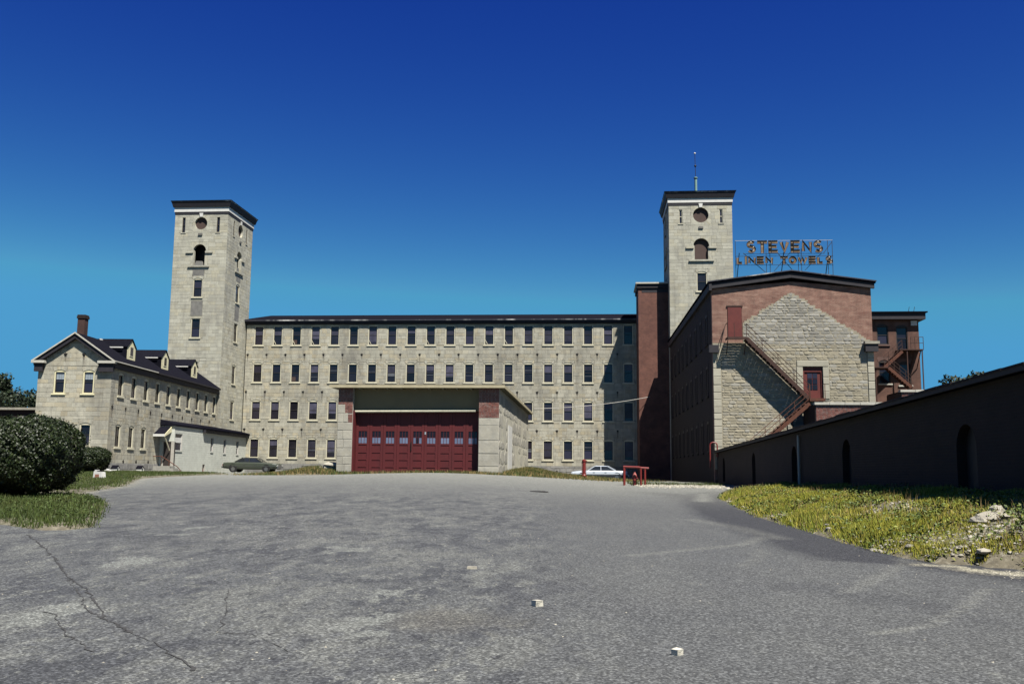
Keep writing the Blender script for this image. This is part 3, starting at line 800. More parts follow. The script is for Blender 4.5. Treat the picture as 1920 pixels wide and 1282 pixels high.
# ================================================================ the two bell towers
def tower(name, label, px_l, px_r, py_ref, Yf, top_py, feats, depth, seed, wing_top=0.0, rod=False):
    xl = at(px_l, py_ref, Yf)[0]; xr = at(px_r, py_ref, Yf)[0]
    root = thing(name, label, 'tower', (xl, Yf, GZ)); fr = Frame(xl, Yf, GZ)
    W = xr-xl; top = fr.hit(feats['mid_px'], top_py, 1, 0)[2]
    hz = lambda py: fr.hit(feats['mid_px'], py, 1, 0)[2]
    sides = [('front', (0, 0, 0), 0.0, W), ('right', (W, 0, 0), math.pi/2, depth), ('left', (0, depth, 0), -math.pi/2, depth)]
    st = Stones(root)
    wn_a = Win(feats['ww'], feats['win'][0][1], feats['win'][0][2], lintel=STONE_L, fr=.07)
    wins_ = [(Win(feats['ww'], h_, r_, lintel=STONE_L, fr=.07), py) for py, h_, r_ in feats['win']]
    for sn, loc, rot, L in sides:
        mid = L/2 if sn != 'front' else feats['mid_u'](fr)
        k = 1.0
        ops = []; clr = []
        rr, rz = feats['round_r'], hz(feats['round_py'])
        rc = (mid-rr-.22, mid+rr+.22, rz-rr-.22, rz+rr+.22); ops.append(rc)
        az, ar, aj = hz(feats['spring_py']), feats['arch_r'], hz(feats['spring_py'])-hz(feats['arch_bot'])
        ac = (mid-ar-.22, mid+ar+.22, az-aj, az+ar+.24); ops.append(ac)
        sl = []
        for du in (-feats['slit_du'], feats['slit_du']):
            z0, z1 = hz(feats['slit'][1]), hz(feats['slit'][0]); r_ = (mid+du-.15, mid+du+.15, z0, z1); ops.append(r_); sl.append(r_)
        clr = list(ops)
        clr = [(a-.01, b+.01, c-.01, d+.01) for a, b, c, d in clr]
        pl = []
        for wd, py in wins_:
            v = hz(py)
            if sn == 'front' and v < wing_top: continue
            ops.append(wd.hole(mid, v)); clr += wd.clear(mid, v); pl.append((wd, v))
        core = wall_core(root, loc, rot, .001 if sn != 'front' else 0, L-.001 if sn != 'front' else L, 0, top, ops, .5, MORTAR)
        sp = feats.get('panels', [])
        pan = []
        for a, b_ in sp:
            q = (mid-feats['ww']/2-.12, mid+feats['ww']/2+.12, hz(b_), hz(a)); clr.append(q); pan.append(q)
        if sn != 'left' or rod:
            lo_ = max(0, wing_top-1) if sn == 'front' else 0
            st.add(core, courses(0, L, lo_, top-.02, clr, (.30, .42), (.42, 1.0), quoin=.8, seed=seed+len(sn)), 'ashlar', STONE_L, (.008, .016), seed)
        for q in pan: MB().box(q[0]+.01, q[1]-.01, -.02, .05, q[2]+.01, q[3]-.01).build('spandrel', SOOT, root, loc, rot)
        b = MB(); roundish(b, mid, rz, rr, rc, -.014, .30); b.build('round_surround', STONE_L, root, loc, rot)
        b = MB(); roundish(b, mid, az, ar, ac, -.014, .34, (ar*.86, aj)); b.build('arch_surround', STONE_L, root, loc, rot)
        MB().lathe([(rr+.05, 0), (rr+.05, .05)], n=28).build('round_board', BOARD_B, root, T(loc, rot, (mid, .27, rz)), (math.pi/2, 0, rot))
        b = MB(); b.py([(mid-.14, rz+rr+.02), (mid+.14, rz+rr+.02), (mid+.20, rz+rr+.42), (mid-.20, rz+rr+.42)], -.09, -.016); b.build('keystone', WHITE, root, loc, rot)
        MB().box(mid-.22, mid+.22, -.12, .02, rz-rr-.62, rz-rr-.42).build('corbel', SOOT, root, loc, rot)
        if feats['arch_fill']:
            MB().box(mid-ar-.05, mid+ar+.05, .26, .32, az-aj, az+ar+.05).build('arch_board', BOARD_B, root, loc, rot)
        else:
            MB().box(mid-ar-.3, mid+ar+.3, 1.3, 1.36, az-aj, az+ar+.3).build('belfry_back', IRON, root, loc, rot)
            b = MB(); b.py([(mid-ar*.8, az-aj), (mid+ar*.55, az-aj), (mid+ar*.35, az-aj+.50), (mid-ar*.55, az-aj+.52)], .10, .40); b.build('louvre_remnant', SOOT, root, loc, rot)
        for s_ in (-1, 1):
            MB().box(mid+s_*(ar+.35)-.38, mid+s_*(ar+.35)+.38, -.14, .02, az-.26, az-.06).build('impost', STONE_L, root, loc, rot)
        MB().box(mid-ar-.45, mid+ar+.45, -.16, .34, az-aj-.16, az-aj).build('belfry_sill', STONE_L, root, loc, rot)
        for r_ in sl:
            fm = MB(); a, c, z0, z1 = r_
            for q in ((a, a+.05, z0, z1), (c-.05, c, z0, z1), (a+.05, c-.05, z0, z0+.05), (a+.05, c-.05, z1-.07, z1), (a+.05, c-.05, (z0+z1)/2-.03, (z0+z1)/2+.03)): fm.box(q[0], q[1], .05, .15, q[2], q[3])
            so_ = fm.build('slit_window', CREAM if feats['slit_cream'] else SASH, root, loc, rot)
            MB().box(a+.05, c-.05, .12, .13, z0+.05, z1-.05).build('pane', GLASS, so_)
            MB().box(a-.12, c+.12, -.06, .1, z0-.09, z0).build('sill', STONE_L, so_)
        for wd, v in pl: wd.place(root, loc, rot, mid, v)
    MB().box(.4, W-.4, depth-.3, depth, 0, top-.01).build('back_wall', MORTAR, root)
    st.done()
    # frieze and wide bracketless cornice
    ft, fb = hz(feats['frieze'][0]), hz(feats['frieze'][1])
    e = .09; MB().box(-e, W+e, -e, depth+e, fb, ft).build('frieze', WHITE, root)
    e = .05; MB().box(-e, W+e, -e, depth+e, fb-.26, fb-.003).build('shadow_moulding', TRIM_D, root)  # dark strip paints the shadow line below the frieze
    ct = fr.hit(feats['mid_px'], feats['cornice_py'], 1, -.45)[2]
    e = .34
    b = MB(); b.hexa([(-.2, -.2, ft+.002), (W+.2, -.2, ft+.002), (W+.2, depth+.2, ft+.002), (-.2, depth+.2, ft+.002), (-e, -e, ct-.22), (W+e, -e, ct-.22), (W+e, depth+e, ct-.22), (-e, depth+e, ct-.22)]); b.build('cornice', TRIM_D, root)
    b = MB(); e2 = e+.02; b.hexa([(-e2, -e2, ct-.218), (W+e2, -e2, ct-.218), (W+e2, depth+e2, ct-.218), (-e2, depth+e2, ct-.218), (-e2-.05, -e2-.05, ct-.08), (W+e2+.05, -e2-.05, ct-.08), (W+e2+.05, depth+e2+.05, ct-.08), (-e2-.05, depth+e2+.05, ct-.08)]); b.build('cornice_lip', GUTTER, root)
    b = MB(); e2 = e+.10; b.hexa([(-e2, -e2, ct-.078), (W+e2, -e2, ct-.078), (W+e2, depth+e2, ct-.078), (-e2, depth+e2, ct-.078), (W*.45, depth*.45, ct+.5), (W*.55, depth*.45, ct+.5), (W*.55, depth*.55, ct+.5), (W*.45, depth*.55, ct+.5)]); b.build('roof', SLATE, root)
    return root, fr, W, ct

YT = 93.6
featL = dict(mid_px=374, mid_u=lambda fr: fr.hit(374, 477, 1, 0)[0], round_r=.66, round_py=418.8, spring_py=470, arch_r=.68, arch_bot=498,
             slit_du=1.85, slit=(408, 436), slit_cream=False, ww=1.0, frieze=(389, 397.5), cornice_py=374, arch_fill=False,
             win=[(557, 2.0, .14), (633, 2.0, 0.0), (714, 2.05, .14), (783, 2.05, .14)], panels=[(505, 517), (564, 592)])
tl, TLF, TLW, _ = tower('bell_tower', 'tall square stone bell tower at the left with an open dark belfry arch', 317.5, 418, 600, YT, 400, featL, 7.2, 30, wing_top=9.4)
featR = dict(mid_px=1314.5, mid_u=lambda fr: fr.hit(1314.5, 440, 1, 0)[0], round_r=.76, round_py=403.2, spring_py=461, arch_r=.77, arch_bot=487,
             slit_du=1.98, slit=(393, 419), slit_cream=True, ww=1.0, frieze=(371.5, 380), cornice_py=356, arch_fill=True,
             win=[(546, 2.0, .14)])
tr_, TRF, TRW, TRC = tower('bell_tower', 'square stone bell tower at the right with brown boarded arch and lightning rod', 1255, 1374.5, 500, YT, 385, featR, 7.2, 60, wing_top=11.0, rod=True)
# lightning rod
rx = TRF.hit(1304.5, 340, 1, 2.5); rbase = TRF.hit(1304.5, 356, 1, 2.5)[2]-.5; rp = TRF.hit(1304.5, 335, 1, 2.5)[2]; rt = TRF.hit(1303, 288, 1, 2.5)[2]
MB().tube([(rx[0], 2.5, rbase), (rx[0], 2.5, rp)], .14, 10).lathe([(.2, 0), (.22, .08), (.1, .16)], (rx[0], 2.5, rp)).build('rod_base', COPPER, tr_)
rd = MB().tube([(rx[0], 2.5, rp), (rx[0]-.05, 2.5, rt)], .03, 6).build('lightning_rod', IRON, tr_)
MB().lathe([(.02, -.13), (.11, -.06), (.13, 0), (.11, .06), (.02, .13)], (rx[0]-.02, 2.5, rp+(rt-rp)*.5)).build('rod_ball', IRON, rd, smooth=True)
MB().lathe([(.02, -.1), (.09, -.05), (.1, 0), (.09, .05), (.02, .1)], (rx[0]-.05, 2.5, rt)).build('rod_tip', WHITE, rd, smooth=True)

# ================================================================ brick stair block beside the right tower
YB = 95.2
bx0 = at(1197.5, 640, YB)[0]; bx1 = TRF.o[0]
bs = thing('brick_stair_block', 'narrow tall red brick stair block wedged between the mill and the right tower', 'building', (bx0, YB, GZ)); BF = Frame(bx0, YB, GZ)
bt = BF.hit(1215, 540, 1, 0)[2]; bc = BF.hit(1215, 529, 1, -.25)[2]
b = MB(); b.box(0, bx1-bx0-.01, 0, D-YB-.02, 0, bt); b.build('wall', BRICK_R, bs, uv=True)
MB().box(-.12, bx1-bx0-.012, -.14, D-YB-.02, bt+.002, bc-.15).build('cornice', TRIM_D, bs)
MB().box(-.26, bx1-bx0-.013, -.28, D-YB-.02, bc-.148, bc).build('coping', COPING, bs)
MB().box(.35, bx1-bx0-.011, -.02, .1, bt-.45, bt+.001).build('corbel_course', TRIM_D, bs)

# ================================================================ gabled wing at the right
YW = 64.1
wx0 = at(1337, 700, YW)[0]; wx1 = at(1641, 700, YW)[0]
WROT = .016
wing = thing('gabled_wing', 'gabled rubble stone and brick wing with a red door high on its end wall', 'building', (wx0, YW, GZ), WROT); WF = Frame(wx0, YW, GZ, WROT)
WW = wx1-wx0; h1 = lambda px, py, y=0: WF.hit(px, py, 1, y)
wl = YT-YW-.12
ev_l = h1(1337, 541)[2]; ev_r = h1(1632, 541)[2]; apex = h1(1484, 528); ev = (ev_l+ev_r)/2
dA = (h1(1364, 600)[0], h1(1391, 600)[0], h1(1380, 634)[2], h1(1380, 575)[2])
dB = (h1(1506, 720)[0], h1(1543, 720)[0], h1(1525, 748)[2], h1(1525, 688)[2])
ops = [dA, dB]
bw = .12    # brick upper part is set in a little at the right
wc = wall_core(wing, (0, 0, 0), 0, 0, WW-.02, 0, ev, ops, .45, BRICK_P, uv=True, gable=[(0, ev), (WW-.02, ev), (apex[0], apex[2])])
old_e = h1(1640, 643)[2]; oap = h1(1482, 547); okl = h1(1345, 641)
def rub_clip(v):
    if v < old_e: return (0.0, WW)
    f = max(0, (v-old_e)/(oap[2]-old_e)); return (.1+(oap[0]-.1)*min(1, f), WW-.05-(WW-.05-oap[0])*min(1, f))
b = MB(); z_low = 1.0
for (a, c, d0, d1) in subtract((0, WW, z_low, old_e), [dB, dA]): b.box(a, c, -.03, -.001, d0, d1)
# old gable triangle, stepped round the upper door
n = 30; jr = random.Random(77)
for i in range(n):
    v0 = old_e+(oap[2]-old_e)*i/n; v1 = old_e+(oap[2]-old_e)*(i+1)/n
    l0, r0 = rub_clip(v0); l1, r1 = rub_clip(v1)
    ja, jb = jr.uniform(-.16, .10), jr.uniform(-.10, .16); l0 += ja; l1 += ja; r0 += jb; r1 += jb; l0 = l1 = (l0+l1)/2; r0 = r1 = (r0+r1)/2
    if v0 < dA[3]: l0 = max(l0, dA[1]+.05) if l0 > dA[0]-.6 or True else l0; l1 = max(l1, dA[1]+.05); l0 = max(l0, dA[1]+.05)
    if r1 <= l1: l1 = r1 = (l1+r1)/2
    b.hexa([(l0, -.03, v0), (r0, -.03, v0), (r0, -.001, v0), (l0, -.001, v0), (l1, -.03, v1), (r1, -.03, v1), (r1, -.001, v1), (l1, -.001, v1)])
rc = b.build('rubble_bed', RMORTAR, wing)
rc.location = (0, -.03, 0)
for v_ in rc.data.vertices: v_.co.y += .03
ws = Stones(wing)
dB2 = (dB[0]-.42, dB[1]+.42, dB[2]-.05, dB[3]+.45)
cl = [dB2, (dA[0]-.05, dA[1]+.05, dA[2]-.1, dA[3]+.1), (-.1, .55, 0, old_e-.2), (WW-.45, WW+.1, 0, old_e-.35)]
lowr = courses(0, WW, z_low, old_e-.1, cl, (.12, .25), (.22, .75), .006, seed=5)
ws.add(rc, lowr, 'rubble', RUBBLE, (.006, .032), 2)
upr = [q for q in courses(0, WW, old_e-.1, oap[2], cl, (.12, .24), (.22, .75), .006, clip=rub_clip, seed=6) if q[0] > dA[1] or q[2] > dA[3]]
ws.add(rc, upr, 'rubble', RUBBLE_G, (.006, .032), 3)
ws.done(300)
q_ = Stones(wing, 'quoin')
q_.add(rc, courses(0, .52, z_low, old_e-.25, [], (.4, .55), (.5, .6), .015, seed=8), 'ashlar', QUOIN, (.05, .07))
q_.add(rc, courses(WW-.43, WW, z_low, old_e-.38, [], (.4, .55), (.5, .6), .015, seed=9), 'ashlar', QUOIN, (.05, .07))
q_.add(rc, courses(dB[0]-.41, dB[0]-.01, dB[2], dB[3]+.02, [], (.4, .6), (.5, .6), .01, seed=19)+courses(dB[1]+.01, dB[1]+.40, dB[2], dB[3]+.02, [], (.4, .6), (.5, .6), .01, seed=29)+[(dB[0]-.4, dB[1]+.4, dB[3]+.03, dB[3]+.43)], 'ashlar', QUOIN, (.05, .065))
q_.done()
# side walls
MB().box(0, .45, .46, wl, 0, ev-.01).build('side_wall', BRICK_D, wing, uv=True)  # sunless side, its shade put into the darker brick colour
MB().box(WW-.5, WW-.03, .46, wl, 0, ev-.01).build('side_wall', BRICK_P, wing, uv=True)
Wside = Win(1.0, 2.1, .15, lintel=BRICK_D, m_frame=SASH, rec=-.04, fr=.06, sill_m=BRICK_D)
for zz in (2.2, 6.0, 9.6):
    for k in range(9): Wside.place(wing, (0, wl, 0), -math.pi/2, 1.8+k*3.1, zz)
# wide dark roof
rl = h1(1328, 530, -.32); rr_ = h1(1642, 523, -.32); ra = h1(1484, 506, -.32)
ze = (rl[2]+rr_[2])/2
def slab(x0, z0, x1, z1, th, y0, y1, nm, m): 
    return MB().hexa([(x0, y0, z0-th), (x1, y0, z1-th), (x1, y1, z1-th), (x0, y1, z0-th), (x0, y0, z0), (x1, y0, z1), (x1, y1, z1), (x0, y1, z0)]).build(nm, m, wing)
slab(rl[0], ze, ra[0], ra[2], .16, -.32, wl, 'roof', SLATE); slab(ra[0]+.001, ra[2], rr_[0], ze, .16, -.32, wl, 'roof', SLATE)
slab(rl[0]+.02, ze-.163, ra[0], ra[2]-.163, .34, -.24, -.02, 'rake_board', TRIM_D); slab(ra[0]+.001, ra[2]-.163, rr_[0]-.08, ze-.163, .34, -.24, -.02, 'rake_board', TRIM_D)
slab(rl[0]-.04, ze+.003, ra[0], ra[2]+.003, .07, -.37, -.322, 'drip_edge', GUTTER); slab(ra[0]+.001, ra[2]+.003, rr_[0]+.04, ze+.003, .07, -.37, -.322, 'drip_edge', GUTTER)
MB().box(rl[0]+.05, -.02, -.3, wl, ze-.62, ze-.17).build('side_eave', TRIM_D, wing)
# returns of the old eaves, shadow beneath them put into the dark boxes
MB().box(-.28, .36, -.42, -.07, h1(1345, 662)[2], h1(1345, 648)[2]).build('eave_return', TRIM_D, wing)
MB().box(WW-.62, WW+.20, -.42, -.09, h1(1630, 660)[2], h1(1630, 646)[2]).build('eave_return', TRIM_D, wing)
MB().box(WW-.66, WW+.28, -.5, -.09, h1(1630, 646)[2]+.002, h1(1630, 641)[2]).build('return_cap', ROCK, wing)
# doors
d1 = MB(); d1.box(dA[0]+.02, dA[1]-.02, -.05, .05, dA[2], dA[3]-.02); d1o = d1.build('door', REDDOOR, wing); d1o['label'] = 'plain red fire door high under the roof'
fm = MB().box(dA[0]-.06, dA[1]+.06, -.07, .02, dA[3]-.018, dA[3]+.08).build('door_head', RUST_D, d1o)
d2 = MB(); x0, x1, z0, z1 = dB; d2.box(x0+.02, x1-.02, .12, .18, z0, z1-.01); d2o = d2.build('door', REDDOOR, wing); d2o['label'] = 'red door with a dark glazed upper panel'
fm = MB(); fm.box(x0, x0+.1, .05, .118, z0, z1); fm.box(x1-.1, x1, .05, .118, z0, z1); fm.box(x0+.1, x1-.1, .05, .118, z1-.32, z1); fm.build('door_frame', REDDOOR, d2o)
xm = (x0+x1)/2
for i in range(2):
    for j in range(3): MB().box(xm-.33+i*.34, xm-.33+i*.34+.30, .10, .117, z0+.62+j*.38, z0+.62+j*.38+.33).build('pane', GLASS, d2o)
MB().box(x0-.02, x1+.02, -.25, .1, z0-.07, z0-.003).build('threshold', COPING, d2o)
# ================================================================ stone house at the left
LROT = .067
LY = 69.0
lc = at(208, 720, LY)
house = thing('stone_house', 'two-storey pale stone house with a dark gabled roof, three dormers and a brick chimney', 'building', (lc[0], LY, GZ), LROT)
HF = Frame(lc[0], LY, GZ, LROT)
hx = lambda px, py: HF.hit(px, py, 1, 0)            # on the gable wall
hs = lambda px, py: HF.hit(px, py, 0, 0)            # on the long side
HWd = -hx(70, 720)[0]; HL = (YT-LY)/math.cos(LROT)-.3
h_ev = hs(213, 690)[2]; h_ap = hx(139, 634)[2]
h_ev = hx(195, 681)[2]
slope = (h_ap-h_ev)/(HWd/2)
ux = [hx(111.5, 716)[0], hx(165.7, 717)[0]]; zu0 = hx(140, 737.5)[2]; zl0 = hx(158.5, 836)[2]
wh = hx(140, 693)[2]-zu0
WG = Win(.86, wh, .13, lintel=STONE, m_frame=CREAM_Y, fr=.085, sillw=.11)
WG2 = Win(.86, hx(158, 792)[2]-zl0, .13, lintel=STONE, fr=.085, sillw=.11)
ops = [WG.hole(u, zu0) for u in ux]+[WG2.hole(u, zl0) for u in ux]
clr = sum([WG.clear(u, zu0) for u in ux]+[WG2.clear(u, zl0) for u in ux], [])
hcore = wall_core(house, (0, 0, 0), 0, -HWd, 0, 0, h_ev, ops, .45, MORTAR, gable=[(-HWd, h_ev), (0, h_ev), (-HWd/2, h_ap)])
hst = Stones(house)
def hclip(v):
    if v < h_ev: return (-HWd, 0)
    d = (v-h_ev)/slope; return (-HWd+d, -d)
hst.add(hcore, courses(-HWd, 0, 1.1, h_ap, clr, (.28, .40), (.4, 1.0), .010, clip=hclip, quoin=.8, seed=41), 'ashlar', STONE, (.008, .018))
hst.add(hcore, courses(-HWd, 0, 0, 1.1, clr, (.3, .4), (.5, 1.0), .014, seed=42), 'ashlar', BASE, (.05, .08))
for u in ux: WG.place(house, (0, 0, 0), 0, u, zu0); WG2.place(house, (0, 0, 0), 0, u, zl0)
for wn in [o for o in house.children if o.name.startswith('window')][::2][:2]:      # lace half curtains behind the top panes
    for i in range(3):
        for j in range(3): MB().box(-.30+i*.2, -.30+i*.2+.185, .108, .112, wh*.60+j*.17, wh*.60+j*.17+.155).build('curtain_square', CURTAIN, wn)
for px_ in (123.5, 158): 
    p = hx(px_, 664); anchor(house, (0, 0, 0), 0, p[0], p[2])
s0, s1 = hs(226.5, 723)[1], hs(401.5, 762.5)[1]; nS = 10
zs = hs(226.5, 743)[2]; zsh = hs(226.5, 699)[2]-zs; zq = hs(221.5, 838.5)[2]; zqh = hs(221.5, 795)[2]-zq
WS = Win(.98, zsh, .13, lintel=STONE, fr=.085, sillw=.12); WS2 = Win(.98, zqh, .13, lintel=STONE, fr=.085, sillw=.12)
us = [s0+(s1-s0)*i/(nS-1) for i in range(nS)]
ops = [WS.hole(u, zs) for u in us]+[WS2.hole(u, zq) for u in us[:3]]
clr = sum([WS.clear(u, zs) for u in us]+[WS2.clear(u, zq) for u in us[:3]], [])
sloc, srot = (0, 0, 0), math.pi/2
score = wall_core(house, sloc, srot, .451, HL, 0, h_ev+.3, ops, .45, MORTAR)
hst.add(score, courses(0.0, HL, 1.1, h_ev+.28, clr, (.28, .40), (.4, 1.0), .010, quoin=.8, seed=43), 'ashlar', STONE, (.008, .018))
hst.add(score, courses(0.0, HL, 0, 1.1, clr, (.3, .4), (.5, 1.0), .014, seed=44), 'ashlar', BASE, (.05, .08))
hst.done()
for u in us: WS.place(house, sloc, srot, u, zs)
for u in us[:3]: WS2.place(house, sloc, srot, u, zq)
za = hs(211, 762)[2]
for i in range(-1, nS): anchor(house, sloc, srot, us[0]+(us[1]-us[0])*(i+.45), za)
for i in range(0, 3): anchor(house, sloc, srot, us[0]+(us[1]-us[0])*(i+.5), 1.25, False)
MB().box(-HWd, -HWd+.45, .46, HL, 0, h_ev).build('far_side_wall', MORTAR, house)
# roof
ov, eo = .40, .34
rz0 = h_ev-.05; rise = slope
def rslab(x0, z0, x1, z1, th, y0, y1, nm, m, par=house):
    return MB().hexa([(x0, y0, z0-th), (x1, y0, z1-th), (x1, y1, z1-th), (x0, y1, z0-th), (x0, y0, z0), (x1, y0, z1), (x1, y1, z1), (x0, y1, z0)]).build(nm, m, par)
zr = h_ap+.42; xmid = -HWd/2; zE = zr-slope*(HWd/2+eo)
roofR = rslab(eo, zE, xmid+.001, zr, .12, -ov, HL+.2, 'roof', SLATE); roofL = rslab(-HWd-eo, zE, xmid, zr, .12, -ov, HL+.2, 'roof', SLATE)
rslab(eo+.03, zE-.02, xmid, zr+.015, .12, -ov-.05, -ov-.002, 'verge_board', COPING); rslab(-HWd-eo-.03, zE-.02, xmid-.001, zr+.015, .12, -ov-.05, -ov-.002, 'verge_board', COPING)
rslab(eo-.10, zE-.06, xmid, zr-.123, .34, -ov+.06, -.03, 'soffit_board', TRIM_D); rslab(-HWd-eo+.10, zE-.06, xmid-.001, zr-.123, .34, -ov+.06, -.03, 'soffit_board', TRIM_D)
for x0, x1 in ((-.95, eo+.04), (-HWd-eo-.04, -HWd+.62)):
    MB().box(x0, x1, -ov-.06, -.03, zE-.22, zE-.03).build('eave_return', COPING, house)
    MB().box(x0+.18 if x0 < -3 else x0+.05, x1-.18, -ov+.1, -.032, zE-.85, zE-.222).build('return_soffit', TRIM_D, house)
MB().box(.03, eo-.10, -.03, HL, zE-.55, zE-.14).build('eave', TRIM_D, house)
MB().box(eo-.02, eo+.10, -ov, HL*.33, zE-.10, zE-.02).build('gutter', COPING, house)
MB().box(eo-.02, eo+.10, HL*.33+.01, HL, zE-.16, zE-.04).build('gutter', TRIM_D, house)
for f in (.16, .52): MB().box(xmid-.08, xmid+.08, HL*f, HL*f+.25, zr-.02, zr+.10).build('ridge_vent', WHITE, roofR)
# dormers on the right slope
for k, (px_, py_) in enumerate(((247, 652), (310, 672.5), (364.8, 690))):
    xd = -.55; yc = HF.hit(px_, py_, 0, xd)[1]; dw = .78
    zb = zE+slope*(eo-xd)-.03; zt_ = HF.hit(px_, py_-15.5, 0, xd)[2]; zs_ = zt_-.62
    dm = MB(); dm.px([(yc-dw, zb), (yc+dw, zb), (yc+dw, zs_), (yc, zt_-.06), (yc-dw, zs_)], xd-2.6, xd); do = dm.build('dormer', CREAM_Y, house)
    rt = MB()
    for s_ in (-1, 1):
        a, c = (yc+s_*(dw+.10), zs_-.08), (yc, zt_)
        rt.hexa([(xd-3.0, a[0], a[1]), (xd+.07, a[0], a[1]), (xd+.07, c[0], c[1]), (xd-3.0, c[0], c[1]), (xd-3.0, a[0], a[1]+.06), (xd+.07, a[0], a[1]+.06), (xd+.07, c[0], c[1]+.06), (xd-3.0, c[0], c[1]+.06)])
    rt.build('dormer_roof', SLATE, do)
    MB().box(xd-2.4, xd-.02, yc-dw-.012, yc-dw-.002, zb-.8, zs_-.02).build('dormer_cheek', SLATE, do)
    MB().box(xd-1.9, xd-.3, yc-dw-.20, yc-dw-.14, zs_-.16, zs_-.07).build('dormer_gutter', WHITE, do)
    MB().box(xd+.002, xd+.03, yc-.34, yc+.34, zb+.28, zs_+.05).build('window_frame', CREAM, do)
    MB().box(xd+.031, xd+.036, yc-.26, yc+.26, zb+.36, zs_-.03).build('pane', GLASS, do)
# chimney
BRICK_K = M('brick_sooty', (.11, .045, .035), (.08, .036, .03), 1.3, brick=(.21, .075, (.10, .07, .06), .010), stain=[((.03, .02, .02), 1.5, .6)], bump=.5)
cxy = HF.hit(156, 610, 0, xmid); ch_y = max(.9, cxy[1]) if 0 < cxy[1] < 12 else 3.0
ch_x = HF.hit(155, 612, 1, 3.2)[0]; ct_ = HF.hit(155, 591, 1, 3.2)[2]
ch = MB(); ch.box(ch_x-.29, ch_x+.29, 2.9, 3.5, zr-.9, ct_-.3); cho = ch.build('chimney', BRICK_K, house, uv=True)
MB().box(ch_x-.35, ch_x+.35, 2.84, 3.56, ct_-.298, ct_-.1).box(ch_x-.32, ch_x+.32, 2.87, 3.53, ct_-.098, ct_).build('chimney_cap', BRICK_D, cho, uv=True)

# ================================================================ painted block annex with entry porch
hxA = HF.hit(326, 840, 1, 10.2)[0]      # side of the annex, in the house frame
aY = 10.2
axx = HF.hit(326, 840, 1, aY)[0]
loc_w = T((lc[0], LY, GZ), LROT, (0, aY, 0))
annex = thing('block_annex', 'low white painted block annex with a roofed side door against the stone house', 'building', loc_w, LROT); AF = Frame(loc_w[0], loc_w[1], GZ, LROT)
AW = axx; aT = AF.hit(350, 801, 0, AW)[2]; aT2 = AF.hit(379, 799, 0, AW+.55)[2]
yS = AF.hit(378, 850, 0, AW)[1]; yE = AF.hit(465, 850, 0, AW)[1]
wv = [(AF.hit(335, 826, 0, AW)[1], 1.7, AF.hit(335, 845, 0, AW)[2], AF.hit(335, 813, 0, AW)[2])]
sv = []
for px_, t_, b_ in ((397, 829, 847), (421, 833, 850), (445, 836, 852)):
    sv.append((AF.hit(px_, 840, 0, AW)[1], .75, AF.hit(px_, b_, 0, AW)[2], AF.hit(px_, t_-9, 0, AW)[2]))
vt = (AF.hit(381.5, 878, 0, AW)[1], .62, AF.hit(381.5, 885, 0, AW)[2], AF.hit(381.5, 870.5, 0, AW)[2])
hol = [(y-w_/2, y+w_/2, a, c) for y, w_, a, c in wv+sv+[vt]]
acore = wall_core(annex, (AW, 0, 0), math.pi/2, 0, yE, 0, aT, hol, .25, LIME)
ast = Stones(annex, 'block')
ast.add(acore, courses(0, yE, .0, aT, hol, (.2, .2001), (.40, .4001), .008, seed=51), 'ashlar', BLOCK, (.004, .007))
ecore = wall_core(annex, (.02, 0, 0), 0, 0, AW-.27, 0, aT, [(.35, 1.35, .95, 3.0)], .2, LIME, name='end_wall')
ast.add(ecore, courses(0, AW-.27+.25, 0, aT, [(.30, 1.40, .9, 3.05)], (.2, .2001), (.40, .4001), .008, seed=52), 'ashlar', BLOCK, (.004, .007))
ast.done()
for i, (y, w_, a, c) in enumerate(wv+sv):
    f = MB(); f.box(-w_/2, -w_/2+.06, .06, .14, 0, c-a); f.box(w_/2-.06, w_/2, .06, .14, 0, c-a); f.box(-w_/2+.06, w_/2-.06, .06, .14, 0, .06); f.box(-w_/2+.06, w_/2-.06, .06, .14, c-a-.06, c-a); f.box(-w_/2+.06, w_/2-.06, .06, .14, (c-a)*.48, (c-a)*.48+.05)
    wo_ = f.build('window', WHITE, annex, T((AW, 0, 0), math.pi/2, (y, 0, a)), math.pi/2)
    MB().box(-w_/2+.06, w_/2-.06, .10, .11, .06, (c-a)*.48).build('pane', GLASS, wo_); MB().box(-w_/2+.06, w_/2-.06, .10, .11, (c-a)*.48+.05, c-a-.06).build('pane', GLASS, wo_)
    MB().box(-w_/2-.06, w_/2+.06, -.06, .1, -.08, 0).build('sill', BLOCK, wo_)
    if i == 0: MB().box(-w_/2+.07, w_/2-.07, .09, .095, (c-a)*.50, (c-a)*.78).build('blind_or_reflection', WHITE, wo_)
MB().box(-.31, .31, .12, .14, 0, vt[3]-vt[2]).build('hatch', REDDOOR, annex, T((AW, 0, 0), math.pi/2, (vt[0], 0, vt[2])), math.pi/2)
rf = MB(); rf.hexa([(.0, -.15, aT+.06), (AW+.12, -.15, aT+.002), (AW+.12, yS, aT+.002), (0, yS, aT+.06), (0, -.15, aT+.55), (AW+.12, -.15, aT+.16), (AW+.12, yS, aT+.16), (0, yS, aT+.55)]); rf.build('roof', SLATE, annex)
rf = MB(); rf.hexa([(.0, yS+.01, aT+.3), (AW+.40, yS+.01, aT-.02), (AW+.40, yE+.15, aT-.02), (0, yE+.15, aT+.3), (0, yS+.01, aT+.55), (AW+.40, yS+.01, aT+.12), (AW+.40, yE+.15, aT+.12), (0, yE+.15, aT+.55)]); rf.build('lean_roof', SLATE, annex)
MB().box(AW+.02, AW+.28, yS+.02, yE+.05, aT-.30, aT-.03).build('roof_fascia', TRIM_D, annex)
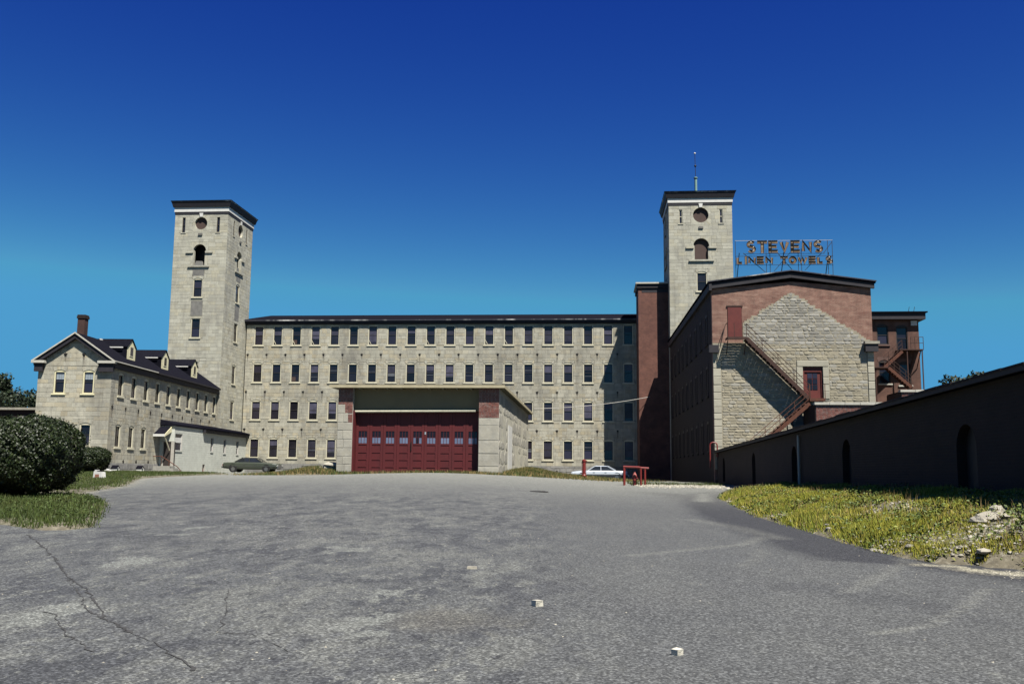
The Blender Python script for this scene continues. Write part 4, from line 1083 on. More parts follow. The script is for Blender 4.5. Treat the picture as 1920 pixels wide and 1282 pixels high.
# porch
pz = AF.hit(305, 815.5, 1, -1.5)[2]; pt = AF.hit(310, 799.5, 1, -.02)[2]
p0, p1 = AF.hit(283, 815.5, 1, -1.5)[0], AF.hit(308.5, 816, 1, -1.5)[0]
pr = MB().hexa([(p0, -1.5, pz), (p1, -1.5, pz), (p1, -.03, pt-.1), (p0, -.03, pt-.1), (p0, -1.5, pz+.09), (p1, -1.5, pz+.09), (p1, -.03, pt), (p0, -.03, pt)]).build('porch_roof', SLATE, annex)
MB().box(p0-.03, p1+.03, -1.56, -1.502, pz-.10, pz+.10).build('fascia', WHITE, pr)
MB().hexa([(p1+.002, -1.5, pz-.10), (p1+.05, -1.5, pz-.10), (p1+.05, -.04, pt-.45), (p1+.002, -.04, pt-.45), (p1+.002, -1.5, pz+.08), (p1+.05, -1.5, pz+.08), (p1+.05, -.04, pt+.01), (p1+.002, -.04, pt+.01)]).build('barge_board', CREAM_Y, pr)
for x in (p0+.06, p1-.06): MB().bar((x, -1.35, pz-.06), (x, -.06, pz-1.25), .08, .08).build('brace', CREAM, pr)
MB().box(.36, 1.34, .06, .12, .96, 2.99).build('door', SASH, annex)  # dark colour stands in for the shade under the porch
MB().box(p0-.1, AW+.2, -1.3, -.03, 0, .93).build('landing', CONC, annex)
for k in range(5): MB().box(AW+.2+k*.3+.001, AW+.5+k*.3, -1.3, -.03, 0, .76-k*.165).build('step', CONC, annex)
ra0 = AF.hit(284, 849, 1, -1.25); ra1 = AF.hit(303, 855, 1, -1.25); ra2 = AF.hit(334, 875, 1, -1.25)
hr = MB().tube([(ra1[0]-1.2, -1.25, ra1[2]), (ra1[0], -1.25, ra1[2]), (ra2[0]-.05, -1.25, ra2[2]), (ra2[0]+.18, -1.25, ra2[2]-.25), (ra2[0]+.18, -1.25, .05)], .035, 8).build('handrail', RUST, annex)
for f in (0, .45): 
    x = ra1[0]+(ra2[0]-ra1[0])*f; MB().tube([(x, -1.25, .1), (x, -1.25, ra1[2]+(ra2[2]-ra1[2])*f)], .025, 6).build('baluster', RUST, hr)

# ================================================================ garage
YG = GY0
g0 = at(633, 800, YG)[0]; g1 = at(935.5, 800, YG)[0]
gz = 1.25
garage = thing('garage', 'wide low garage with maroon folding doors, brick and stucco piers and a flat roof', 'garage', (g0, YG, gz)); GF = Frame(g0, YG, gz)
gh = lambda px, py, y=0: GF.hit(px, py, 1, y)
GW = g1-g0; GD = 27.0
zT = gh(790, 727)[2]; zP = gh(790, 770, .38)[2]
ol = gh(659.5, 830)[0]; orr = gh(897, 830)[0]
# piers
zbl = gh(645, 758)[2]; zbr = gh(915, 783)[2]; zbl2 = gh(645, 778)[2]
pl_ = MB().box(0, ol, 0, .9, -.5, zT).build('pier_core', LIME, garage)
pr_ = MB().box(orr, GW, 0, .9, -.5, zT).build('pier_core', LIME, garage)
gs = Stones(garage, 'block')
lb = [(0, ol, zbl2, zbl2+.001)]
gs.add(pl_, courses(0, ol, -.3, zbl-.55, [(ol-.30, ol, zbl-1.15, zT)], (.42, .62), (.5, .9), .012, seed=61), 'ashlar', STUCCO_B, (.02, .035))
gs.add(pl_, [(0.005, ol-.5, zbl-.545, zbl-.02)], 'ashlar', STUCCO_B, (.02, .035))
gs.add(pr_, courses(orr, GW, -.3, zbr-.02, [], (.75, .95), (1.5, 1.9), .014, seed=62), 'ashlar', STUCCO_B, (.02, .035))
gs.done()
bk = Stones(garage, 'brick')
bk.add(pl_, courses(0, ol, zbl, zT, [], (.075, .0751), (.215, .2151), .016, seed=63), 'ashlar', BRICK_W, (.020, .028))
bk.add(pl_, courses(ol-.5, ol, zbl-.545, zbl-.01, [], (.075, .0751), (.215, .2151), .016, seed=64)+courses(ol-.29, ol, zbl-1.14, zbl-.56, [], (.075, .0751), (.215, .2151), .016, seed=66), 'ashlar', BRICK_W, (.020, .028))
bk.add(pr_, courses(orr, GW, zbr, zT, [], (.075, .0751), (.215, .2151), .016, seed=65), 'ashlar', BRICK_W, (.020, .028))
bk.done()
# long right side: stucco with patches and a pale blocked-up strip
sd_ = MB(); n = 34
side_c = wall_core(garage, (GW, 0, 0), math.pi/2, .9, GD, -.5, zT, [], .4, STUCCO, name='side_wall')
gp = Stones(garage, 'render_patch')
rp = random.Random(5); prs = []
prs = [q for q in courses(.05, GD-.2, .2, zT-.3, [(6.2, 9.8, -.5, 4.0)], (.55, 1.0), (1.1, 3.0), .03, seed=67) if rp.random() < .75]
gp.add(side_c, prs, 'rubble', STUCCO_B, (.012, .03)); gp.done()
MB().box(6.4, 9.6, -.03, .02, -.3, 3.55).build('blocked_doorway', WHITE, garage, (GW, 0, 0), math.pi/2)
MB().box(0, .4, .9, GD, -.5, zT).build('far_side_wall', STUCCO, garage)
MB().box(.4, GW-.4, GD-.4, GD, -.5, zT).build('back_wall', STUCCO, garage)
# board over the doors with round pipe rail
MB().box(ol, orr, .38, .50, zP, zT).build('header_board', PANEL, garage)
p = gh(663, 771, .30); q = gh(892, 770, .30)
MB().tube([(p[0], .29, p[2]), (q[0], .29, q[2])], .085, 10).build('header_pipe', CREAM, garage)
MB().box(ol-.001, ol+.10, .10, .64, -.3, zP).build('jamb', MAROON, garage)
# folding door leaves
nl = 9; dx0, dx1 = ol+.10, orr+.0; lw_ = (dx1-dx0)/nl; dzb = -.02; dzt = zP+.1; yd = .64
hh = lambda py: gh(790, py, .64)[2]
zw0, zw1 = hh(831.5), hh(808.5); 
PANE_B = M('blue_grey_pane', (.20, .24, .36), (.15, .19, .30), 3, vary=.15, rough=.35)
PANE_D = M('dark_pane', (.014, .008, .012), (.02, .012, .016), 3, rough=.15, spec=.4)
for k in range(nl):
    a, c = dx0+k*lw_+.008, dx0+(k+1)*lw_-.008; m0, m1 = a+.16, c-.16
    lf = MB(); lf.box(a, m0, yd, yd+.06, dzb, dzt); lf.box(m1, c, yd, yd+.06, dzb, dzt)
    rails = [dzb, dzb+.22, .86, .98, 1.50, 1.60, zw0-.1]
    zz = [(dzb, dzb+.16), (zw0-.09, zw0), (zw1, zw1+.20), (dzt-.1, dzt)]
    hp = (zw0-.09-dzb-.16)/4
    for i in range(1, 4): zz.append((dzb+.16+i*hp-.05, dzb+.16+i*hp+.05))
    for z0, z1 in zz: lf.box(m0, m1, yd+.001, yd+.059, z0, z1)
    lo = lf.build('door_leaf', MAROON, garage)
    for i in range(4): MB().box(m0, m1, yd+.03, yd+.05, dzb+.16+i*hp+(.05 if i else 0), dzb+.16+(i+1)*hp-(.05 if i < 3 else 0)).build('panel', MAROON, lo)
    MB().box(m0, m1, yd+.03, yd+.05, zw1+.20, dzt-.1).build('panel', MAROON, lo)
    pw = (m1-m0)/3; zc = (zw0+zw1)/2
    for i in range(3):
        MB().box(m0+i*pw+.014, m0+(i+1)*pw-.014, yd+.025, yd+.035, zw0+.01, zc-.012).build('pane', PANE_D if (k == 4 and i == 1) else PANE_B, lo)
        MB().box(m0+i*pw+.014, m0+(i+1)*pw-.014, yd+.025, yd+.035, zc+.012, zw1-.01).build('pane', PANE_D, lo)
    mt = MB()
    for i in (1, 2): mt.box(m0+i*pw-.0139, m0+i*pw+.0139, yd+.015, yd+.045, zw0, zw1)
    mt.build('muntin', MAROON, lo); MB().box(m0, m1, yd+.016, yd+.044, zc-.0119, zc+.0119).build('muntin', MAROON, lo)
    if k == 4: MB().box(a+.02, a+.07, yd-.06, yd-.001, zw0-.45, zw0+.12).tube([(a+.045, yd-.05, zw0-.42), (a+.045, yd-.05, zw0-.05)], .03, 6).build('latch', IRON, lo)
    if k == 5: MB().box(a+.01, a+.10, yd-.02, yd-.001, zw1-.20, zw1-.03).build('notice', CURTAIN, lo)
MB().box(ol, orr, yd-.2, yd+.3, -.5, -.025).build('door_sill', CONC, garage)
# flat roof with deep eaves
zR = gh(790, 722, -.42)[2]; eL = gh(619, 722, -.42)[0]; eR = gh(945, 723, -.42)[0]
MB().box(eL, eR, -.42, GD+.4, zR-.14, zR-.06).build('soffit', SOFFIT, garage)
MB().box(eL+.02, eR-.02, -.40, GD+.38, zR-.058, zR+.06).build('roof', SLATE, garage)
MB().box(eL-.04, eR+.04, -.47, -.422, zR-.16, zR+.02).build('front_fascia', TAN, garage)
MB().box(eR+.002, eR+.045, -.42, GD+.4, zR-.16, zR+.02).build('side_fascia', TAN, garage)
for k in range(26): 
    y = .3+k*1.05; MB().box(GW+.03, eR-.03, y, y+.09, zR-.24, zR-.142).build('rafter_tail', SOFFIT, garage)
for k in range(9):
    x = ol+.5+k*(orr-ol-1)/8; MB().box(x-.05, x+.05, -.38, .37, zR-.24, zR-.142).build('rafter_tail', SOFFIT, garage)

# ================================================================ low brick building along the drive
v0 = np.array(WALL_A); v1 = np.array(WALL_B); dirv = (v1-v0); LL = float(np.linalg.norm(dirv)); ang = math.atan2(dirv[1], dirv[0])
low = thing('low_brick_building', 'long low dark brick building with arched niches along the right verge', 'building', (v0[0], v0[1], .55), ang)
LF = Frame(v0[0], v0[1], .55, ang)
zA = LF.hit(1347, 845, 1, -.27)[2]-.085; zB_ = zA+.0
pN = LF.hit(1893, 690, 1, -.27)
zN = pN[2]-.085; slp = (zN-zA)/pN[0]
tz = lambda u: zA+slp*u
niches = []
for px_, py_, w_, h_ in ((1357, 870, 1.0, 1.5), (1413, 865, 1.0, 1.6), (1489, 860, 1.0, 1.7), (1587, 850, 1.05, 1.9), (1811, 830, 1.15, 2.05)):
    u = LF.hit(px_, py_, 1, 0)[0]; niches.append((u, w_, h_))
uN = LF.hit(1960, 830, 1, 0)[0]; 
hol = [(u-w_/2, u+w_/2, .55, .55+h_) for u, w_, h_ in niches]
base_h = tz(0)-.10
def slopetop(b): b.hexa([(0, 0, base_h), (LL, 0, base_h), (LL, .4, base_h), (0, .4, base_h), (0, 0, tz(0)), (LL, 0, tz(LL)), (LL, .4, tz(LL)), (0, .4, tz(0))])
hol = [(a, b, c, min(d, base_h-.05)) for a, b, c, d in hol]
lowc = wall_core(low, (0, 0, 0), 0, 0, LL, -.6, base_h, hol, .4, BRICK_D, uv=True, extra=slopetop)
for (u, w_, h_), o in zip(niches, hol):
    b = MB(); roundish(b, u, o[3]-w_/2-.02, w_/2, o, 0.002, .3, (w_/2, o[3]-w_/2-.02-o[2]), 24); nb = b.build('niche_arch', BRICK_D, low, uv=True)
    MB().box(o[0]-.02, o[1]+.02, .22, .26, o[2]-.02, o[3]).build('niche_board', SASH, low)
u = LF.hit(1497, 870, 1, -.1)[0]; MB().tube([(u, -.08, -.05), (u, -.08, tz(u)-.15)], .05, 8).build('downpipe', COPING, low)
b = MB(); b.hexa([(-.1, -.22, tz(0)), (LL+.1, -.22, tz(LL)), (LL+.1, 8.5, tz(LL)-.25), (-.1, 8.5, tz(0)-.25), (-.1, -.22, tz(0)+.07), (LL+.1, -.22, tz(LL)+.07), (LL+.1, 8.5, tz(LL)-.18), (-.1, 8.5, tz(0)-.18)]); b.build('roof', SLATE, low)
MB().hexa([(-.12, -.27, tz(0)-.02), (LL+.1, -.27, tz(LL)-.02), (LL+.1, -.222, tz(LL)-.02), (-.12, -.222, tz(0)-.02), (-.12, -.27, tz(0)+.085), (LL+.1, -.27, tz(LL)+.085), (LL+.1, -.222, tz(LL)+.085), (-.12, -.222, tz(0)+.085)]).build('gutter', TRIM_D, low)
u = -.1; rnd = random.Random(8)
while u < LL:
    w_ = rnd.uniform(.7, 1.1); dz = rnd.uniform(-.012, .022); e_ = min(u+w_, LL)
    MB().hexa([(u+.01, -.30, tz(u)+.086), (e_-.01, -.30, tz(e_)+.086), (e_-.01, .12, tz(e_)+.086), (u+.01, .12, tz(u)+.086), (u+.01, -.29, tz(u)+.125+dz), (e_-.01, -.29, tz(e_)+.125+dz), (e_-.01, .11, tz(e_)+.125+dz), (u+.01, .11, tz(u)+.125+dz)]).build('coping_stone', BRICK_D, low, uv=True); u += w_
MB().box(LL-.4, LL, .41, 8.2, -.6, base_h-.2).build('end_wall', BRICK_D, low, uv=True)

# ================================================================ brick annexes in front of the wing
def parapet(name, label, pxa, pxb, py_top, Y, depth, cop_h, seed):
    x0 = at(pxa, py_top+20, Y)[0]; x1 = at(pxb, py_top+20, Y)[0]
    root = thing(name, label, 'building', (x0, Y, 1.0)); f = Frame(x0, Y, 1.0)
    zt = f.hit((pxa+pxb)/2, py_top+5, 1, 0)[2]
    L = x1-x0; c = MB().box(0, L, 0, depth, 0, zt).build('wall', LIME, root)
    st = Stones(root, 'brick')
    st.add(c, courses(0, L, max(0, zt-2.2), zt, [], (.085, .0851), (.24, .2401), .018, seed=seed), 'ashlar', BRICK_W, (.015, .024)); st.done()
    b = MB().box(-.04, .001, .02, depth, max(0, zt-2.3), zt).build('end_face', BRICK_D, root, uv=True)  # end turned from the sun, shade painted with the dark brick
    u = -.1; rnd = random.Random(seed)
    while u < L:
        w_ = min(.92, L+.05-u); dz = rnd.uniform(-.012, .012)
        if w_ > .1: MB().box(u+.01, u+w_-.01, -.12, .34, zt+.002, zt+cop_h+dz).build('coping_stone', COPING, root)
        u += w_
    MB().box(0, L, .341, depth, zt+.002, zt+.06).build('roof', SLATE, root)
    return root
parapet('brick_annex', 'low brick annex with pale coping blocks at the foot of the gabled wing', 1530, 1706, 754, 60.5, 3.4, .16, 71)
parapet('brick_annex', 'small brick annex with pale coping standing further right before the rear brick building', 1691, 1800, 730, 62.5, 3.0, .15, 72)

# ================================================================ rear brick building
YR = 82.0
r0 = at(1622, 640, YR)[0]; r1 = at(1724, 650, YR)[0]
rear = thing('rear_brick_building', 'brown brick building with arched windows rising behind the gabled wing', 'building', (r0, YR, GZ)); RF = Frame(r0, YR, GZ)
rh = lambda px, py: RF.hit(px, py, 1, 0)
RT = rh(1680, 600)[2]; RW = r1-r0
Wr = Win(.95, rh(1655, 607)[2]-rh(1655, 646)[2], .2, lintel=BRICK_R, m_frame=SASH, fr=.06, sill_m=BRICK_R)
Wr2 = Win(.95, rh(1691, 609)[2]-rh(1691, 657)[2], .2, lintel=BRICK_R, m_frame=SASH, fr=.06, sill_m=BRICK_R)
Wr3 = Win(.95, 2.0, .2, lintel=BRICK_R, m_frame=SASH, fr=.06, sill_m=COPING)
wp = [(Wr, rh(1655, 630)[0], rh(1655, 646)[2]), (Wr2, rh(1691, 630)[0], rh(1691, 657)[2]), (Wr3, rh(1659, 700)[0], rh(1659, 719)[2]), (Wr3, rh(1697, 700)[0], rh(1697, 722)[2])]
BRICK_B = M('brick_brown', (.19, .085, .058), (.15, .068, .05), 1.3, brick=(.21, .075, (.2, .13, .1), .010), stain=[((.05, .03, .025), .55, .75, (1, 1, .5)), ((.25, .13, .09), .9, .4)], bump=.5)
wall_core(rear, (0, 0, 0), 0, 0, RW, 0, RT, [w_.hole(u, v) for w_, u, v in wp], .4, BRICK_B, uv=True)
for w_, u, v in wp: w_.place(rear, (0, 0, 0), 0, u, v)
MB().box(RW-.4, RW-.001, .41, 12, 0, RT).build('side_wall', BRICK_B, rear, uv=True)
MB().box(-.2, RW+.45, -.5, 12, RT+.004, RT+.55).build('cornice', TRIM_D, rear)
MB().box(-.3, RW+.6, -.65, 12.1, RT+.552, RT+.64).build('roof', SLATE, rear)
p = rh(1713, 606); MB().box(p[0]-.25, p[0]+.25, -.10, -.005, p[2]-.2, p[2]+.2).build('lamp_box', WHITE, rear)
for px_ in (1702, 1712): 
    p = RF.hit(px_, 586, 1, 1.0); MB().tube([(p[0], 1, RT+.6), (p[0]+.15, 1, RT+1.3)], .02, 5).build('antenna', IRON, rear)
# ================================================================ fire escape on the gabled wing
fe = thing('fire_escape', 'rusty iron fire escape zigzagging across the rubble gable wall', 'fire escape', (wx0, YW, GZ), WROT)
yo, yi = -.95, -.20
def flight(root, a, b, n, m, rail_m, rail=True, w=(yo, yi), tread_m=None):
    """a, b: (x,z) top and bottom of the stringers"""
    for y in w: MB().bar((a[0], y, a[1]), (b[0], y, b[1]), .05, .24).build('stringer', m, root)
    tm = MB().box(-.15, .15, w[0]+.03, w[1]-.03, -.02, .02).mesh('tread', tread_m or m)
    for i in range(n):
        f = (i+.5)/n; put('tread', tm, root, (a[0]+(b[0]-a[0])*f, 0, a[1]+(b[1]-a[1])*f+.05))
    if rail:
        for h in (.95, .62, .32): MB().bar((a[0], w[0], a[1]+h), (b[0], w[0], b[1]+h), .035).build('handrail', rail_m, root)
        for i in range(5):
            f = i/4; x, z = a[0]+(b[0]-a[0])*f, a[1]+(b[1]-a[1])*f
            MB().bar((x, w[0], z), (x, w[0], z+.95), .035).build('baluster', rail_m, root)
zA_ = dA[2]-.06; zB2 = dB[2]-.10
lx0, lx1 = h1(1360, 636)[0], h1(1395, 636)[0]
b = MB(); n = 9
for i in range(n): y = yo+i*(yi-yo)/(n-1); b.box(lx0, lx1, y-.03, y+.03, zA_-.05, zA_)
b.build('landing', RUST_D, fe)
b = MB(); b.box(lx0, lx1, yo-.05, yo-.031, zA_-.14, zA_+.02); b.box(lx0-.02, lx0-.001, yo, yi+.1, zA_-.14, zA_+.02); b.build('landing_edge', RUST_D, fe)
for x in (lx0+.03, lx1-.03): MB().bar((x, yo, zA_-.08), (x, -.10, zA_-1.05), .05).build('bracket', RUST_D, fe)
for x in (lx0, lx0+.45): MB().bar((x, yo, zA_), (x, yo, zA_+.95), .035).build('baluster', RUST_D, fe)
MB().bar((lx0, yo, zA_+.95), (lx0, yi, zA_+.95), .035).build('handrail', RUST_D, fe)
MB().bar((lx0, -.12, zA_+.95), (lx0-.62, -.12, zA_-1.6), .03).build('shadow_bar', IRON, fe)  # dark bar traces a diagonal shadow on the gable wall
sa = (lx1, zA_-.05); sb = (h1(1513, 750)[0], zB2-.02)
flight(fe, sa, sb, 17, RUST_D, RUST_D)
mx0, mx1 = sb[0]-.25, h1(1534, 750)[0]
b = MB()
for i in range(n): y = yo-.85+i*(yi-yo+.85)/(n-1); b.box(mx0, mx1, y-.04, y+.04, zB2-.05, zB2)
b.build('landing', RUST, fe)
MB().box(mx0, mx1, yo-.92, yo-.891, zB2-.16, zB2+.02).build('landing_edge', RUST, fe)
for x in (mx0+.05, mx1-.05): MB().bar((x, yo-.6, zB2-.08), (x, -.1, zB2-1.0), .06).build('bracket', RUST_D, fe)
for x in (mx0, mx1): MB().bar((x, yo-.88, zB2), (x, yo-.88, zB2+.95), .04).build('baluster', RUST, fe)
lo_b = (h1(1432, 826, -1.5)[0], h1(1432, 830, -1.5)[2])
lo_a = (h1(1516, 757, -1.5)[0], h1(1516, 757, -1.5)[2])
sl_ = (lo_a[1]-lo_b[1])/(lo_a[0]-lo_b[0]); lo_b2 = (lo_b[0]-.9, lo_b[1]-.9*sl_)
flight(fe, lo_a, lo_b2, 14, RUST, RUST, True, (yo-.85, yo-.02), RUST)
for x in (lo_a[0]-1.0, lo_a[0]-1.35, mx0+.3): MB().bar((x, yo-.4, 1.0), (x, yo-.4, zB2-1.0), .06).build('post', RUST_D, fe)

fr2 = thing('fire_escape', 'dark rusty fire escape folding down the rear brown brick building', 'fire escape', (r0, YR, GZ))
q0 = rh(1678, 658); q1 = rh(1722, 658)
MB().box(q0[0], q1[0], -1.3, -.02, q0[2]-.08, q0[2]).build('landing', RUST_D, fr2)
for h in (.5, 1.0): MB().bar((q0[0]+.9, -1.28, q0[2]+h), (q1[0], -1.28, q0[2]+h), .04).build('handrail', RUST_D, fr2)
for k in range(4): x = q0[0]+.9+k*(q1[0]-q0[0]-.9)/3; MB().bar((x, -1.28, q0[2]), (x, -1.28, q0[2]+1), .04).build('baluster', RUST_D, fr2)
ua, ub = rh(1683, 662), rh(1650, 692); la, lb_ = rh(1652, 694), rh(1694, 730)
flight(fr2, (ua[0], ua[2]), (ub[0], ub[2]), 9, RUST, RUST_D, True, (-1.25, -.45), RUST_D)
MB().box(ub[0]-1.0, ub[0]+.2, -2.1, -.4, ub[2]-.12, ub[2]-.04).build('landing', RUST_D, fr2)
flight(fr2, (la[0], la[2]), (lb_[0], lb_[2]), 9, RUST, RUST_D, True, (-2.1, -1.3), RUST_D)
for x, y in ((q1[0]-.1, -1.2), (q0[0]+.6, -1.2), (ub[0]-.9, -1.9)): MB().bar((x, y, .5), (x, y, q0[2]-.08 if y > -1.5 else ub[2]-.12), .08).build('post', RUST_D, fr2)
for x in (q1[0]-.2, q0[0]+1.2): MB().bar((x, -1.2, q0[2]-.1), (x, -.02, q0[2]-1.5), .06).build('bracket', RUST_D, fr2)

# ================================================================ roof sign
sy = 6.5
sg = thing('roof_sign', 'rusty open-channel letters STEVENS LINEN TOWELS on an iron frame above the gabled roof', 'sign', (wx0, YW, GZ), WROT)
hS = lambda px, py: WF.hit(px, py, 1, sy)
def arcp(cx, cy, rx, ry, a0, a1, n): return [(cx+rx*math.cos(R(a0+(a1-a0)*i/n)), cy+ry*math.sin(R(a0+(a1-a0)*i/n))) for i in range(n+1)]
GL = {'S': [arcp(.5, .75, .45, .25, 35, 270, 9)+arcp(.5, .25, .45, .25, 90, -145, 9)[1:]], 'T': [[(0, 1), (1, 1)], [(.5, 1), (.5, 0)]],
      'E': [[(0, 0), (0, 1)], [(0, 1), (.9, 1)], [(0, .5), (.75, .5)], [(0, 0), (.9, 0)]], 'V': [[(0, 1), (.5, 0), (1, 1)]],
      'N': [[(0, 0), (0, 1), (1, 0), (1, 1)]], 'L': [[(0, 1), (0, 0), (.85, 0)]], 'I': [[(.5, 0), (.5, 1)]],
      'O': [arcp(.5, .5, .5, .5, 0, 360, 18)], 'W': [[(0, 1), (.27, 0), (.5, .85), (.73, 0), (1, 1)]]}
def ribbon(pts, hw):
    pts = [np.array(p, float) for p in pts]; L = []; Rr = []; n = len(pts); closed = np.linalg.norm(pts[0]-pts[-1]) < 1e-6
    for i in range(n):
        a = pts[i-1] if i > 0 else (pts[-2] if closed else None); c = pts[i+1] if i < n-1 else (pts[1] if closed else None)
        d1 = (pts[i]-a) if a is not None else (c-pts[i]); d2 = (c-pts[i]) if c is not None else (pts[i]-a)
        d1 = d1/np.linalg.norm(d1); d2 = d2/np.linalg.norm(d2)
        n1 = np.array([-d1[1], d1[0]]); n2 = np.array([-d2[1], d2[0]]); m = n1+n2; m = m/np.linalg.norm(m)
        k = hw/max(.72, m@n1); L.append(pts[i]+m*k); Rr.append(pts[i]-m*k)
    return L, Rr
def letter(ch, x, z, w_, h_, st, y):
    rim = MB(); face = MB(); dep = .07; t = .02
    for pi, path in enumerate(GL[ch]):
        P = [(x+st/2+p[0]*(w_-st), z+st/2+p[1]*(h_-st)) for p in path]
        L, Rr = ribbon(P, st/2); L2, R2 = ribbon(P, st/2-t)
        dy = .004*pi; n = len(P)
        if len(path) == 2:      # square the ends
            d = np.array(P[1])-np.array(P[0]); d = d/np.linalg.norm(d)*st/2*.98
            for A in (L, Rr, L2, R2): A[0] = A[0]-d; A[1] = A[1]+d
        for i in range(n-1):
            for (A, B) in ((L, L2), (R2, Rr)):
                rim.hexa([(A[i][0], y, A[i][1]), (A[i+1][0], y, A[i+1][1]), (B[i+1][0], y, B[i+1][1]), (B[i][0], y, B[i][1]),
                          (A[i][0], y-dep-dy, A[i][1]), (A[i+1][0], y-dep-dy, A[i+1][1]), (B[i+1][0], y-dep-dy, B[i+1][1]), (B[i][0], y-dep-dy, B[i][1])])
            face.quad((L2[i][0], y-.02-dy, L2[i][1]), (L2[i+1][0], y-.02-dy, L2[i+1][1]), (R2[i+1][0], y-.02-dy, R2[i+1][1]), (R2[i][0], y-.02-dy, R2[i][1]))
    o = rim.build('letter', SIGN_DK, sg); face.build('letter_face', SIGN_BR, o)
    if ch in 'SL':
        rnd = random.Random(int(x*100))
        for path in GL[ch]:
            for i in range(2, len(path)-1, 4):
                a, c = path[i], path[min(i+1, len(path)-1)]
                MB().tube([(x+st/2+a[0]*(w_-st), y-.16, z+st/2+a[1]*(h_-st)), (x+st/2+c[0]*(w_-st), y-.16, z+st/2+c[1]*(h_-st))], .035, 6).build('neon_tube', BULB, o)
    return o
def row(text, pxa, pxb, pyt, pyb, st, gapf):
    a = hS(pxa, (pyt+pyb)/2); c = hS(pxb, (pyt+pyb)/2); z1 = hS((pxa+pxb)/2, pyt)[2]; z0 = hS((pxa+pxb)/2, pyb)[2]
    wid = {'I': .35, 'W': 1.35, ' ': .75, 'O': 1.05, 'N': 1.05}
    tot = sum(wid.get(ch, 1.0) for ch in text)+gapf*(len(text)-1); k = (c[0]-a[0])/tot; x = a[0]
    for ch in text:
        w_ = wid.get(ch, 1.0)*k
        if ch != ' ': letter(ch, x, z0, w_, z1-z0, st, sy)
        x += w_+gapf*k
    return a[0], c[0], z0, z1
s1_ = row('STEVENS', 1399, 1543.5, 451, 474.5, .25, .10)
s2_ = row('LINEN TOWELS', 1380.5, 1562, 480.5, 495.5, .20, .08)
roofz = lambda x: ze+(ra[2]-ze)*(1-abs(x-ra[0])/(ra[0]-rl[0]))
X0, X1 = s2_[0]-.05, s2_[1]+.02
for z, xa, xb in ((s1_[3]+.02, X0, X1), (s1_[2]-.03, s1_[0]-.2, s1_[1]+.1), (s2_[3]+.03, X0, X1), (s2_[2]-.03, X0, X1)):
    MB().bar((xa, sy+.06, z), (xb, sy+.06, z), .025).build('frame_rail', IRON if z < s1_[3] else CABLE, sg)
for px_ in (1379.5, 1437, 1444, 1497, 1503, 1553, 1561.5):
    x = hS(px_, 480)[0]; t_ = s1_[3] if px_ > 1550 or px_ < 1390 else s2_[3]+.6
    MB().bar((x, sy+.09, roofz(x)-.1), (x, sy+.09, t_), .032).build('frame_post', IRON, sg)
for pa, pb in (((1394, 474), (1436, 510)), ((1458, 473), (1486, 505)), ((1482, 473), (1452, 508)), ((1542, 473), (1510, 506)), ((1561, 452), (1545, 474))):
    a, c = hS(*pa), hS(*pb); MB().bar((a[0], sy+.12, a[2]), (c[0], sy+.12, c[2]), .035).build('brace', IRON, sg)
for x in (X0+.3, (X0+X1)/2, X1-.3): MB().bar((x, sy+2.4, roofz(x)-.1), (x, sy+.12, s2_[3]+.3), .05).build('back_stay', IRON, sg)

